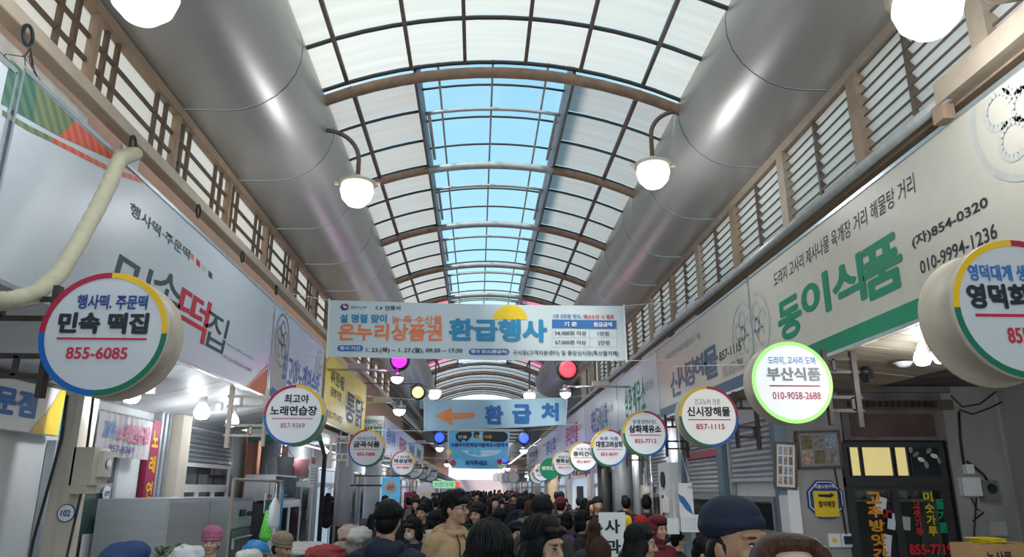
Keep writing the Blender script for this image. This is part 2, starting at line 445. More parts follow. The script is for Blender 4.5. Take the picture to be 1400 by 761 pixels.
dark_conc = mat('dark_concrete', (.24, .215, .20), .8, 0, 0, 2.5, (1, 1, .5), .25, col2=(.10, .09, .085))  # mottled dark tone for the recess ceiling and door header
conc = mat('grey_concrete', (.42, .41, .40), .8, 0, 0, 1.4, (1, 1, .6), .2, col2=(.27, .26, .255))
MB().box(4.0, 4.3, 9.82, YE, 0, 3.2).build('lower_wall', 'wall_white', wr)
MB().box(4.0, 4.75, 9.6, 9.8, 0, 3.3).build('return_wall', conc, wr); MB().box(6.15, 7.1, 9.6, 9.8, 0, 3.3).build('return_wall', conc, wr); MB().box(4.75, 6.15, 9.62, 9.8, 2.5, 3.3).build('return_wall', conc, wr)
MB().box(6.96, 7.1, YN, 9.6, 0, 3.3).build('side_wall', conc, wr); MB().box(4.98, 7.1, YN, 9.6, 3.12, 3.2).build('recess_ceiling', dark_conc, wr)
MB().box(4.3, 4.5, YN, YE, 3.2, 4.9).build('upper_wall', 'pink_plaster', wr)

# --- canopies (soffits), planks
cs = struct('trim_3')
mat('soffit_white', (.66, .69, .72), .5, .1, .08, 3, (.3, 6, 1))
mat('soffit_wood', (.42, .35, .27), .6, 0, .2, 4, (.3, 5, 1))
mat('soffit_wood_b', (.34, .28, .22), .6, 0, .2, 4, (.3, 5, 1))
def soffit(x0, z0, x1, z1, y0, y1, m, m2=None, step=.3):
    y = y0; i = 0
    while y < y1:
        c = random.uniform(-.004, .004)
        MB().add([(x0, y + .006, z0 + c), (x1, y + .006, z1 + c), (x1, y + step - .006, z1 + c), (x0, y + step - .006, z0 + c),
                  (x0, y + .006, z0 + .02), (x1, y + .006, z1 + .02), (x1, y + step - .006, z1 + .02), (x0, y + step - .006, z0 + .02)],
                 [(0, 1, 2, 3), (7, 6, 5, 4), (0, 4, 5, 1), (1, 5, 6, 2), (2, 6, 7, 3), (3, 7, 4, 0)]).build('plank', (m2 if m2 and i % 2 else m), cs)
        y += step; i += 1
soffit(-3.28, 3.13, -4.6, 2.83, YN, 14, 'soffit_white', None, .34)
soffit(3.72, 3.14, 4.95, 3.02, YN, 9.5, 'soffit_wood', 'soffit_wood_b', .30); soffit(3.70, 3.14, 3.99, 3.08, 9.6, 14, 'soffit_wood', 'soffit_wood_b', .30)
MB().box(-4.6, -3.28, 14.1, YE, 2.95, 3.05).build('canopy_slab', 'soffit_white', cs)
MB().box(3.70, 4.0, 14.2, YE, 3.05, 3.15).build('canopy_slab', 'soffit_white', cs)
MB().box(-3.7, -3.3, YN, YE, 3.16, 3.19).build('gutter_plate', 'steel_dull', cs)
end = MB().box(-9, 9, YE, YE + .2, 0, 3.2).build('wall_back', mat('far_wall', (.9, .85, .87), .8)); end['kind'] = 'structure'
# ================================================================ LAMPS
bulbm = mat('bulb_glow', (1, 1, 1), .4, emit=(.95, .98, 1), es=9)
globem = mat('globe_glow', (1, 1, 1), .35, emit=(1, .99, .94), es=1.05)
def plight(loc, W, col=(.97, .98, 1), r=.15, parent=None):
    l = bpy.data.lights.new('lamp_light', 'POINT'); l.energy = W * LAMP; l.color = col; l.shadow_soft_size = r
    o = bpy.data.objects.new('lamp_light', l); COL.objects.link(o); o.location = loc
    if parent: o.parent = parent
    return o
def globe_lamp(c, arm, label, r=.22, W=80, lit=True):
    t = thing('globe_lamp', label, 'lamp', c, 0, 'globe lamps under the arcade roof')
    MB().lathe([(0, -r), (r * .5, -r * .88), (r * .86, -r * .5), (r, -.0), (r * .93, r * .35), (r * .8, r * .5)], n=28).build('globe', globem, t, True)
    MB().lathe([(r * .82, r * .42), (r * 1.12, r * .44), (r * 1.12, r * .52), (r * .75, r * .66), (r * .25, r * .72), (r * .22, r * 1.0), (0, r * 1.0)], n=28).build('lamp_cap', 'cream', t, True)
    MB().tube([(p[0] - c[0], p[1] - c[1], p[2] - c[2]) for p in arm], .03, 10).build('arm', 'bar_brown', t, True)
    for s in (-1, 1): MB().box(s * r * 1.2 - .03, s * r * 1.2 + .03, -.02, .02, r * .40, r * .56).build('clip', 'cream', t)
    plight((0, 0, -r - .12), W, r=r * .8, parent=t)
    return t
def hook(x0, z0, cx, cy, cz, top, n=9):   # arm leaving the cowl sideways then bending down to the globe
    pts = [(x0, cy, top)]; R = abs(cx - x0)
    for i in range(n + 1):
        a = PI / 2 * i / n; pts.append((x0 + (cx - x0) * math.sin(a), cy, top - R * .9 * (1 - math.cos(a))))
    pts.append((cx, cy, cz + .2)); return pts
gL = at(488, 261, Y=9.0)
globe_lamp(tuple(gL), hook(-2.1, 0, gL.x, 9.0, gL.z, at(452, 178, Y=9.0).z), 'lit globe lamp on a curved arm from the left cowl', W=85)
gR = at(893, 236, Y=8.75)
globe_lamp(tuple(gR), hook(2.66, 0, gR.x, 8.75, gR.z, at(930, 152, Y=8.75).z), 'lit globe lamp on a curved arm from the right cowl', W=85)
g = at(198, -10, Y=4.3); globe_lamp(tuple(g), [(-3.25, 4.5, g.z + .32), (g.x, 4.3, g.z + .32), (g.x, 4.3, g.z + .2)], 'milky globe lamp at the top left beside the wooden lattice', W=70)
g = at(1268, 10, Y=4.1); globe_lamp(tuple(g), [(3.7, 4.0, g.z + .06), (g.x + .45, 4.1, g.z + .06), (g.x + .2, 4.1, g.z + .25), (g.x, 4.1, g.z + .22)], 'large white globe lamp at the top right beside the louvres', W=90)
for (px, py, Y, sd) in ((595, 537, 26, -1), (724, 541, 26, 1)):
    g = at(px, py, Y=Y); hx = g.x + sd * .5
    globe_lamp(tuple(g), [(-2.05 if sd < 0 else 2.66, Y, 6.5), (g.x + sd * .40, Y, 6.5), (g.x + sd * .12, Y, 6.35), (g.x, Y, 6.1), (g.x, Y, g.z + .2)], 'globe lamp on a curved arm above the %s end of the arrow banner' % ('left' if sd < 0 else 'right'), W=70)
# small down lamps on straight arms with box, plus colour spots above each
def arm_lamp(px, py, Y, sd, label, W=35):
    g = at(px, py, Y=Y); t = thing('arm_lamp', label, 'lamp', tuple(g), 0, 'street lamps on straight arms')
    wx = (-3.2 if sd < 0 else 3.62) - g.x; r = .13 if Y < 20 else .17
    MB().lathe([(0, -r), (r * .6, -r * .8), (r * .95, -r * .35), (r, 0), (r, .02)], n=20).build('globe', bulbm, t, True)
    MB().lathe([(r * 1.02, 0), (r * 1.02, r * .7), (r * .5, r * .8), (r * .4, r * 1.5), (0, r * 1.5)], n=20).build('housing', 'steel', t, True)
    MB().tube([(0, 0, r * 1.2), (wx, 0, r * 1.2)], .025, 8).build('arm', 'steel', t, True)
    MB().box(wx * .55 - .2, wx * .55 + .2, -.06, .06, r * 1.2 + .02, r * 1.2 + .13).build('ballast_box', 'cream', t)
    plight((0, 0, -r - .08), W, (.95, .98, 1), r * .7, t)
    return t
arm_lamp(543, 516, 15.5, -1, 'small arm lamp hanging under the magenta spotlight')
arm_lamp(546, 560, 21, -1, 'small arm lamp left of the arrow banner')
arm_lamp(773, 537, 17.5, 1, 'small arm lamp hanging under the red spotlight')
arm_lamp(601, 612, 34, -1, 'tiny arm lamp under the left blue spotlight')
arm_lamp(716, 615, 34, 1, 'tiny arm lamp under the right blue spotlight')
arm_lamp(611, 634, 52, -1, 'tiny arm lamp far off on the left, beyond the blue spotlights', 25)
arm_lamp(694, 640, 52, 1, 'tiny arm lamp far off on the right, beyond the blue spotlights', 25)
def spot(px, py, Y, col, label, r=.2, es=1.7):
    p = at(px, py, Y=Y); t = thing('colour_spotlight', label, 'spotlight', tuple(p), 0, 'coloured spotlights along the arcade')
    m = mat('glow_' + label.split()[0], tuple(c * .5 + .1 for c in col), .4, emit=col, es=es)
    MB().lathe([(r * .75, -.16), (r, -.14), (r * 1.03, 0), (r * .9, .12), (r * .4, .2), (0, .2)], axis='y', n=22).build('housing', 'dark_metal', t, True)
    MB().lathe([(r * .55, -.18), (r * .80, -.18), (r * .80, -.15), (r * .55, -.15)], axis='y', n=22).build('glow_ring', m, t, True)
    MB().lathe([(0, -.17), (r * .28, -.17), (r * .28, -.15), (0, -.15)], axis='y', n=18).build('glow_lens', m, t, True)
    MB().tube([(0, .03, r * 1.3), ((-3.2 if px < 650 else 3.62) - p.x, .03, r * 1.3)], .012, 6).build('arm', 'dark_metal', t)
    MB().tube([(-r * .95, 0, 0), (-r * 1.15, .02, r * .8), (0, .03, r * 1.35), (r * 1.15, .02, r * .8), (r * .95, 0, 0)], .015, 6).build('yoke', 'dark_metal', t, True)
    plight((0, -.4, 0), 9, col, .1, t)
    return t
spot(547, 494, 15.6, (.95, .02, .95), 'magenta spotlight above the arm lamp, under the big banner')
spot(572, 537, 20.5, (1, .85, .35), 'yellow spotlight beside the left end of the arrow banner', es=.9)
spot(775, 506, 17.6, (1, .03, .06), 'red spotlight under the right end of the big banner', .25)
spot(601, 598, 34, (.02, .08, 1), 'blue spotlight below the left end of the arrow banner', .28)
spot(716, 599, 34, (.02, .08, 1), 'blue spotlight below the right end of the arrow banner', .28)
spot(690, 627, 45, (.02, .1, 1), 'blue spotlight farther down, right of the blue banners', .28)
spot(628, 672, 60, (.7, .05, 1), 'violet spotlight far off, low, behind the crowd', .3)
# LED bulbs under the canopies
def led(px, py, X, label, r=.065, W=22, cylinder=False, zc=None):
    p = at(px, py, X=X); t = thing('led_bulb', label, 'lamp', tuple(p), 0, 'bulbs under the shop canopies')
    if cylinder:
        MB().lathe([(0, -.09), (.055, -.09), (.055, .09), (.03, .11), (0, .11)], n=18).build('shade', 'white', t, True)
        MB().tube([(0, 0, .1), (0, 0, .28)], .008, 6).build('cord', 'cream', t)
        return t
    MB().lathe([(0, -r), (r * .7, -r * .85), (r, -r * .3), (r, 0), (r * .8, r * .6), (r * .5, r * 1.0)], n=18).build('bulb', bulbm, t, True)
    MB().lathe([(r * .55, r * .95), (r * .5, r * 2.1), (r * .3, r * 2.3), (0, r * 2.3)], n=14).build('socket', 'white', t, True)
    MB().tube([(0, 0, r * 2.2), (0, 0, r * 2.2 + .16)], .008, 6).build('cord', 'rubber', t)
    plight((0, 0, -r - .03), W, (.93, .97, 1), .06, t)
    return t
led(180, 540, -3.7, 'bright bulb half behind the bottom of the nearest left round sign', .09, 45)
led(276, 563, -3.8, 'left one of the two big bulbs over the grey cabinet', .105, 40)
led(318, 575, -3.8, 'right one of the two big bulbs over the grey cabinet', .095, 40)
led(300, 553, -3.8, 'white cylinder lamp hanging between two big bulbs', cylinder=True)
led(207, 527, -3.7, 'white cylinder lamp beside the nearest left round sign', cylinder=True)
led(1261, 489, 4.1, 'round bulb hanging under the wooden canopy beside the security camera', .075, 40)
led(1290, 482, 4.05, 'glaring bulb under the wooden canopy against the nearest right round sign', .10, 55)
BY = ((16, -1), (20, -1), (25, -1), (31, -1), (38, -1), (15.5, 1), (19, 1), (24, 1), (30, 1), (37, 1), (47, -1), (47, 1), (60, 1), (60, -1))
NTH = lambda Y, s: 'first second third fourth fifth sixth seventh eighth'.split()[sorted(y for y, q in BY if q == s).index(Y)]
for Y, s in BY:
    t = thing('led_bulb', 'small bare bulb under the far %s canopy, %s from the near end' % ('left' if s < 0 else 'right', NTH(Y, s)), 'lamp', (3.85 if s > 0 else -4.0, Y, 2.75), 0, 'bulbs under the far shop canopies')
    MB().ell((0, 0, 0), .08, None, 12, 8).build('bulb', bulbm, t, True); MB().tube([(0, 0, .07), (0, 0, .25)], .02, 6).build('socket', 'white', t)
    plight((0, 0, -.15), 38, (.95, .97, 1), .08, t)

# ================================================================ FASCIA SIGNS
LX, RX = -3.2, 3.65
def fascia(side, y0, y1, z0, z1, m, label, X=None, depth=.12):
    X = X if X is not None else (LX if side < 0 else RX)
    yc, zc = (y0 + y1) / 2, (z0 + z1) / 2
    t = thing('fascia_sign', label, 'sign', (X, yc, zc), PI / 2 if side < 0 else -PI / 2, 'shop signs on the %s fascia' % ('left' if side < 0 else 'right'))
    hw, hh = (y1 - y0) / 2 - .01, (z1 - z0) / 2
    MB().box(-hw, hw, 0, depth, -hh, hh).build('panel', m, t)
    f = MB()
    for a in (-hh, hh): f.box(-hw, hw, -.012, .0, a - .018, a + .018)
    for a in (-hw, hw): f.box(a - .012, a + .012, -.012, 0, -hh, hh)
    f.build('frame', 'steel', t)
    def L(px, py):
        p = at(px, py, X=X); return ((p.y - yc) if side < 0 else (yc - p.y), p.z - zc)
    t_ = (t, L, hw, hh); return t_
def words(F, s, tl, br, m, **k):
    a = F[1](*tl); b = F[1](*br)     # left fascia: top left + bottom right corner; right fascia: bottom left + top right
    return lettering(s, (a[0], min(a[1], b[1]), b[0], max(a[1], b[1])), m, F[0], **k)
def patch(F, pts, m, name='printed_shape', y=-.003, px=True):
    q = [F[1](*p) if px else p for p in pts]
    n = len(q); ar = sum(q[i][0] * q[(i + 1) % n][1] - q[(i + 1) % n][0] * q[i][1] for i in range(n))
    if ar < 0: q = q[::-1]
    return MB().add([(x, y, z) for x, z in q], [tuple(range(n))]).build(name, m, F[0])
def band(F, a, b, m, name='colour_band'): # horizontal band between local z's
    return MB().add([(-F[2], -.003, a), (F[2], -.003, a), (F[2], -.003, b), (-F[2], -.003, b)], [(0, 1, 2, 3)]).build(name, m, F[0])
def emblem(F, cx, cz, r, m='ink_faint', x0=-99, x1=99):
    mb = MB()
    def seg(pts, wd):
        for (a, b) in zip(pts, pts[1:]):
            if not (x0 < a[0] < x1 and x0 < b[0] < x1) or (F[2] and max(a[1], b[1]) > F[3] - .02): continue
            d = Vector((b[0] - a[0], b[1] - a[1])); d.normalize(); n = Vector((-d.y, d.x)) * wd / 2
            mb.add([(a[0] - n.x, -.004, a[1] - n.y), (b[0] - n.x, -.004, b[1] - n.y), (b[0] + n.x, -.004, b[1] + n.y), (a[0] + n.x, -.004, a[1] + n.y)], [(0, 1, 2, 3)])
    C = lambda x, y, q, a0, a1, n=20: [(cx + x * r + q * r * math.cos(math.radians(a0 + (a1 - a0) * i / n)), cz + y * r + q * r * math.sin(math.radians(a0 + (a1 - a0) * i / n))) for i in range(n + 1)]
    seg(C(0, 0, 1, 0, 360, 40), r * .10)
    for k in range(5):
        a = math.radians(90 + 72 * k); seg(C(.48 * math.cos(a), .48 * math.sin(a), .26, 0, 300, 14), r * .11)
    seg(C(0, 0, .2, 0, 360, 12), r * .1)
    return mb.build('emblem', m, F[0])

# left 1: rice cake shop
A = fascia(-1, 4.67, 11.30, 3.13, 4.62, 'sign_white_l', 'long white rice cake shop sign with black and red brush letters')
def stripe_mat(name, c1, c2):
    m = bpy.data.materials.new(name); m.use_nodes = True; nt = m.node_tree; b = nt.nodes['Principled BSDF']; b.inputs['Roughness'].default_value = .4
    c = N(nt, 'ShaderNodeTexCoord'); wv = N(nt, 'ShaderNodeTexWave'); wv.bands_direction = 'DIAGONAL'; wv.inputs['Scale'].default_value = 4.5
    r = N(nt, 'ShaderNodeValToRGB'); r.color_ramp.elements[0].position = .48; r.color_ramp.elements[1].position = .52
    r.color_ramp.elements[0].color = (*c1, 1); r.color_ramp.elements[1].color = (*c2, 1)
    nt.links.new(c.outputs['Object'], wv.inputs['Vector']); nt.links.new(wv.outputs[0], r.inputs[0]); nt.links.new(r.outputs[0], b.inputs['Base Color']); MATS[name] = m
stripe_mat('stripe_green', (.05, .15, .11), (.11, .22, .15)); stripe_mat('stripe_olive', (.13, .2, .1), (.22, .27, .14)); stripe_mat('stripe_red', (.62, .10, .06), (.75, .17, .09))
patch(A, [(14, 80), (1, 142), (46, 167), (50, 115)], 'stripe_green'); patch(A, [(50, 115), (46, 167), (80, 186), (103, 165)], 'stripe_olive')
patch(A, [(103, 165), (80, 186), (160, 221), (190, 243)], 'stripe_red')
patch(A, [(3, 158), (40, 180), (70, 194), (72, 188), (40, 172), (3, 150)], 'stripe_olive')
patch(A, [(70, 194), (156, 238), (196, 251), (190, 243), (150, 228), (72, 188)], 'stripe_red')
words(A, '행사떡·주문떡', (179, 275), (258, 356), 'ink_teal', bold=.012)
for (x, y, m) in ((260, 344, 'ink_orange'), (268.5, 353, 'ink_red'), (277, 361, 'ink_faint'), (285, 369, 'ink_teal')):
    patch(A, [(x, y), (x + 5, y + 5), (x + 4.6, y + 13), (x - .4, y + 8)], m, 'printed_square')
words(A, '민', (160, 337), (200, 440), 'ink_teal', bold=.006, slant=.15); words(A, '속', (209, 357), (242, 450), 'ink_teal', bold=.006, slant=.15)
words(A, '떡', (247, 385), (283, 474), 'ink_red', bold=.012, slant=.1); words(A, '집', (283, 418), (309, 487), 'ink_teal', bold=.004, slant=.15)
words(A, '054-855-6085', (310, 468), (346, 492), 'ink_grey'); words(A, '010-9968-6085', (306, 484), (344, 509), 'ink_grey')
patch(A, [(337, 530), (366, 503), (362, 541)], 'ink_orange'); patch(A, [(336, 528), (368, 495), (368.5, 498), (338, 530)], 'stripe_red', y=-.004)
# left 0: continuation nearer than the frame edge
A0 = fascia(-1, -3, 4.63, 3.13, 4.55, 'sign_white_l', 'blank white fascia box where the taped hose passes')
# left 2
mat('sign_bluewhite', (.62, .72, .83), .35, 0, .05, 2)
B = fascia(-1, 11.36, 15.25, 3.13, 4.62, 'sign_bluewhite', 'pale blue singing practice room sign before the yellow one')
patch(B, [(374, 446), (397, 468), (386, 545), (368, 539)], 'ink_faint', y=-.002); emblem(B, -1.35, .25, .42, 'ink_grey')
patch(B, [(364, 538), (372, 528), (380, 535), (380, 548)], 'ink_blue'); words(B, '최고야노래연습장', (388, 478), (434, 553), 'ink_blue', bold=.02)
emblem(B, 1.62, .2, .4, 'ink_faint', -9, 1.9)
# left 3 yellow
mat('sign_yellow', (.80, .58, .04), .4, 0, .06, 3)
Cc = fascia(-1, 15.3, 21.0, 3.12, 4.62, 'sign_yellow', 'yellow shop sign crowded with black lettering', X=-3.16)
words(Cc, '대여 전문 배달', (453, 501), (470, 535), 'ink', bold=.02); words(Cc, '김병기전', (452, 527), (466, 549), 'ink', bold=.02)
words(Cc, '010-7714757', (447, 559), (468, 580), 'ink', bold=.01)
words(Cc, '통닭', (473, 531), (496, 588), 'white', bold=.09, y=-.004); words(Cc, '통닭', (474, 532), (495, 587), 'ink', bold=.03, y=-.006)
# left 4: lower box with a face towards the viewer
mat('sign_pale_green', (.60, .68, .66), .4, 0, .04)
D = fascia(-1, 25.7, 45, 2.9, 4.2, 'sign_bluewhite', 'long low white sign run beyond the yellow sign', depth=.75)
t = thing('end_sign', 'pale sign facing the walkway at the end of the yellow sign', 'sign', (-3.55, 25.6, 3.55), 0, 'shop signs on the left fascia')
MB().box(-.4, .36, -.06, .0, -.66, .64).build('panel', 'sign_pale_green', t); lettering('소매·중앙주차', (-.36, .38, .14, .52), 'ink_teal', t, -.065, .02); lettering('빈집', (-.3, -.1, .3, .3), 'ink_green', t, -.065, .05)
emblem((t, None, 0, 0), .22, .3, .2, 'ink_grey'); [setattr(o, 'location', (0, -.062, 0)) for o in t.children if o.name.startswith('emblem')]
for i, (py, s, m) in enumerate(((28, '중앙식육', 'ink_blue'), (32.5, '대구상회', 'ink_red'), (37, '영남식품', 'ink_blue'), (41.5, '한일상회', 'ink_green'))):
    lettering(s, (py - 35.35 - 1.4, -.2, py - 35.35 + 1.4, .35), m, D[0], bold=.03)
# right signs
E0 = fascia(1, 3.35, 9.45, 3.14, 4.55, 'sign_cream_r', 'cream food shop sign with tall green letters and green lower band')
band(E0, -.70, -.52, 'ink_green')
words(E0, '도라지 고사리 제사나물 육개장 거리 해물탕 거리', (1059, 393), (1249, 235), 'ink', bold=.0, slant=.1)
for s, a, b in (('동', (1067, 470), (1093, 397)), ('이', (1099, 443), (1131, 368)), ('식', (1142, 429), (1178, 342)), ('품', (1184, 415), (1228, 312))):
    words(E0, s, a, b, 'ink_green', bold=.035)
words(E0, '(자)854-0320', (1249, 342), (1349, 265), 'ink', bold=.02); words(E0, '010-9994-1236', (1260, 375), (1361, 304), 'ink', bold=.01)
q = E0[1](1398, 138); emblem(E0, q[0], q[1] - .02, .50, 'ink_faint', -9, E0[2] - .02); emblem(E0, -E0[2] + .12 + .02, .02, .42, 'ink_faint', -E0[2] + .02, 9)
E00 = fascia(1, -3, 3.33, 3.14, 4.55, 'sign_cream_r', 'cream fascia sign at the right edge right beside the camera')
G = fascia(1, 9.47, 14.75, 3.14, 4.55, 'sign_cream_r', 'cream seafood shop sign with slate blue letters and blue lower band')
band(G, -.70, -.52, mat('slate', (.04, .12, .22), .5)); emblem(G, 2.28, .02, .42, 'ink_faint', -9, 2.6)
words(G, '제수용·건어물 해물포(도매)', (912, 494), (957, 452), 'ink_grey')
for s, a, b in (('신', (918, 545), (929, 501)), ('시', (929, 533), (938, 495)), ('장', (939, 530), (950, 487)), ('해', (950, 520), (965, 478)), ('물', (965, 521), (980, 468))):
    words(G, s, a, b, 'slate', bold=.03)
words(G, '857-1115', (984, 494), (1013, 465), 'ink', bold=.015); words(G, '010-3157-7990', (989, 517), (1016, 487), 'ink_grey')
mat('sign_haze', (.66, .72, .78), .35, 0, .05, 2); mat('sign_lamp_violet', (.60, .60, .78), .35, 0, .05, 2)  # violet cast of the coloured lamps is put into the far signs' colour
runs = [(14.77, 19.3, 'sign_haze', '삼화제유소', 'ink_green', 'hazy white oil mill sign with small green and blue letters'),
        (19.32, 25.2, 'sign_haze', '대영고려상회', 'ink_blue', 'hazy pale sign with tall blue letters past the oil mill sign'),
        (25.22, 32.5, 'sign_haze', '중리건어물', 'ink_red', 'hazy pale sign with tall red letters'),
        (32.52, 42, 'sign_lamp_violet', '평화상회', 'ink_navy', 'lamp tinted bluish sign with navy letters in the right fascia row'),
        (42.02, 56, 'sign_lamp_violet', '한양상회', 'ink_purple', 'violet lamp tinted sign farthest along the right fascia')]
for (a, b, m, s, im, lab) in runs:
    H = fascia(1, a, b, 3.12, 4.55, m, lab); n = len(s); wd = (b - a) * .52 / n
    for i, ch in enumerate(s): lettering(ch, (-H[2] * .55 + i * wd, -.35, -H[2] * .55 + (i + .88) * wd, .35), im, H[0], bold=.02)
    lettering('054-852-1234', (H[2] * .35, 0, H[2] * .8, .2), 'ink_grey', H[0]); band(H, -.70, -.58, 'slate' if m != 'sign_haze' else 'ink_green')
# small white boards above the fascia on the right
for (y, s) in ((12.8, .7), (15.2, 1.2), (20, 1.4)):
    t = thing('upper_board', '%s white board standing on the right fascia' % {12.8: 'nearest pink lettered', 15.2: 'middle, longer', 20: 'farthest'}[y], 'board', (3.7, y, 4.74), -PI / 2, 'white boards above the right fascia')
    MB().box(-s, s, 0, .04, -.14, .22).build('board', 'white', t); lettering('상회', (-s * .5, -.05, s * .5, .12), 'ink_red', t, -.004)
# ================================================================ ROUND LIGHTBOX SIGNS
mat('drum', (.60, .53, .43), .45, .1, .1, 4)
mat('drum_grey', (.50, .50, .49), .45, .2, .1, 4)
def face_mat(name, e, col=(.82, .84, .88)): return mat(name, col, .35, 0, .02, emit=(.93, .95, 1), es=e)
face_mat('face_dim', .0, (.62, .65, .70)); face_mat('face_mid', .12, (.60, .64, .70)); face_mat('face_lit', .42, (.7, .72, .72)); face_mat('face_warm', .25, (.72, .68, .60))
def round_sign(px, py, X, Y, side, rows, label, face='face_mid', r=.40, th=.2, yaw_=0, drum='drum', ring=True, rim_glow=None, bracket=True):
    """rows: (text, x0, z0, x1, z1, ink, bold) in fractions of r; a None text draws the rule"""
    p = at(px, py, Y=Y) if px is not None else Vector((X, Y, py))
    t = thing('round_sign', label, 'sign', tuple(p), yaw_, 'round shop signs hung along the %s side' % ('left' if side < 0 else 'right'))
    MB().lathe([(r * .985, 0), (r, .012), (r, .03), (r * .975, .035), (r * .975, th - .035), (r, th - .03), (r, th - .01), (r * .98, th), (0, th)], axis='y', n=48).build('drum', drum, t, True)
    MB().lathe([(0, -.004), (r * .985, -.004), (r * .985, .006)], axis='y', n=48).build('face', face, t)
    if ring:
        cols = ['ring_yellow', 'ring_red', 'ring_blue', 'ring_green'] if side < 0 else ['ring_red', 'ring_yellow', 'ring_green', 'ring_blue']
        for q in range(4):   # quadrants counted counter-clockwise from 3 o'clock
            a0 = PI / 2 * q - (.05 if q else 0); mb = MB(); n = 12; vs = []
            for i in range(n + 1):
                a = PI / 2 * q + PI / 2 * i / n
                for rr in (r * .90, r * .99): vs.append((rr * math.cos(a), -.008, rr * math.sin(a)))
            mb.add(vs, [(2 * i, 2 * i + 1, 2 * i + 3, 2 * i + 2) for i in range(n)]).build('ring_segment', rim_glow if rim_glow else cols[q], t)
    for (s, x0, z0, x1, z1, ink, bd) in rows:
        if s is None: MB().box(x0 * r, x1 * r, -.010, -.006, z0 * r, z1 * r).build('rule', ink, t)
        else: lettering(s, (x0 * r, z0 * r, x1 * r, z1 * r), ink, t, -.010, bd)
    if bracket:   # wrought fret between drum and fascia
        sg = -1 if side < 0 else 1; wx = (LX - .14 if side < 0 else RX + .13) - p.x; top = (3.12 if p.y < 14 else 2.9 if side < 0 and p.y > 25.6 else 2.96 if side < 0 else 3.06) - p.z; yb = th / 2; mb = MB()
        a, b = sg * r * .97, wx; lo, hi = min(a, b), max(a, b); m_ = sg * (abs(b) - .05)
        mb.box(m_ - .025, m_ + .025, yb - .03, yb + .03, -.42, top)
        mb.box(sg * r - .02, sg * r + .02, yb - .03, yb + .03, -.40, .34)
        for z in (.25, .12, -.13, -.26): mb.box(lo, hi, yb - .015, yb + .015, z - .016, z + .016)
        c = (lo + hi) / 2
        mb.box(c - .09, c - .06, yb - .015, yb + .015, .12, .25).box(c + .06, c + .09, yb - .015, yb + .015, -.26, -.13)
        mb.build('bracket', 'cream' if rim_glow == 'x' or (side < 0 and Y > 8) else 'iron', t)
    return t
I = 'ink'
R = lambda a, b, c, t=.0: [(a, -.52, .40, .52, .60, t if t else 'ink_navy', .012), (b, -.72, .02, .72, .36, I, .045), (None, -.70, -.09, .70, -.06, 'ink_red', 0), (c, -.48, -.42, .48, -.24, 'ink_red', .02)]
round_sign(142, 455, 0, 4.74, -1, [('행사떡. 주문떡', -.48, .38, .62, .62, 'ink_navy', .03), ('민속 떡집', -.72, -.02, .68, .33, I, .05), (None, -.70, -.11, .68, -.08, 'ink_red', 0), ('855-6085', -.52, -.42, .42, -.23, 'ink_red', .02)],
           'nearest and largest round sign on the left, 855-6085, in front of the rice cake shop', 'face_dim', .405, .26)
round_sign(402, 567, 0, 9.94, -1, [('최고야', -.35, .38, .45, .68, I, .03), ('노래연습장', -.78, -.02, .75, .30, I, .03), (None, -.70, -.13, .62, -.105, 'ink_red', 0), ('857-9369', -.40, -.42, .38, -.26, 'ring_red', .0)],
           'singing practice room round sign, 857-9369, before the yellow sign', 'face_mid', .40)
round_sign(501, 612, 0, 17.0, -1, R('작은식품 및 주식품', '금곡식품', '853-7888'), 'round sign reading four letters beside the pale green end sign on the left', 'face_dim', .41)
round_sign(551, 633, 0, 26.0, -1, R('구 중앙식품', '덕성상회', '857-8825'), 'fourth round sign on the left, first of a close overlapping row', 'face_dim', .42)
round_sign(565, 639, 0, 29.5, -1, R('건어물', '상회', '857-1212'), 'fifth round sign on the left, second of the overlapping row', 'face_dim', .42)
round_sign(577, 642, 0, 33.5, -1, R('식품', '상화', '857-3434'), 'sixth round sign on the left, third of the overlapping row', 'face_dim', .42)
round_sign(588, 646, 0, 37.5, -1, R('식육', '복성상회', '857-5656'), 'seventh round sign on the left, last of the overlapping row', 'face_dim', .42)
round_sign(1398, 421, 0, 3.88, 1, [('영덕대게 생선', -.70, .38, .30, .62, 'ink_blue', .03), ('영덕회식품', -.78, -.02, .72, .34, I, .05), (None, -.70, -.13, .72, -.09, 'ink_red', 0), ('855-0282', -.30, -.50, .5, -.28, 'ink_red', .02)],
           'nearest round sign on the right, cut by the frame, crab and fish shop', 'face_dim', .405, .34)
lime = mat('lime_glow', (.3, .8, .1), .4, emit=(.3, 1, .25), es=.8)
tb = round_sign(1083, 522, 0, 7.0, 1, [('도라지, 고사리 도매', -.55, .42, .62, .62, 'ink_blue', .01), ('부산식품', -.62, .02, .72, .36, 'ink_grey', .04), (None, -.58, -.11, .68, -.08, 'ring_red', 0), ('010-9058-2688', -.52, -.42, .66, -.24, 'ring_red', .01)],
           'brightly lit round sign with a lime green rim, 010-9058-2688', 'face_lit', .40, .24, rim_glow=lime)
round_sign(969, 569, 0, 9.7, 1, [('건고노버 전문', -.45, .38, .42, .58, 'ink_grey', .01), ('신시장해물', -.72, .0, .72, .32, I, .035), (None, -.70, -.12, .72, -.09, 'ink_red', 0), ('857-1115', -.45, -.42, .50, -.24, 'ink_red', .02)],
           'seafood shop round sign, 857-1115, warm lit face, right side', 'face_warm', .40, .22)
round_sign(882, 592, 0, 13.15, 1, R('볶기름 연탄약사 유스', '삼화제유소', '855-7712'), 'oil mill round sign, 855-7712, third back on the right', 'face_mid', .40)
round_sign(833, 612, 0, 16.78, 1, R('육류 식품', '대영고려상회', '853-8697'), 'fourth whole round sign on the right, 853-8697', 'face_mid', .41)
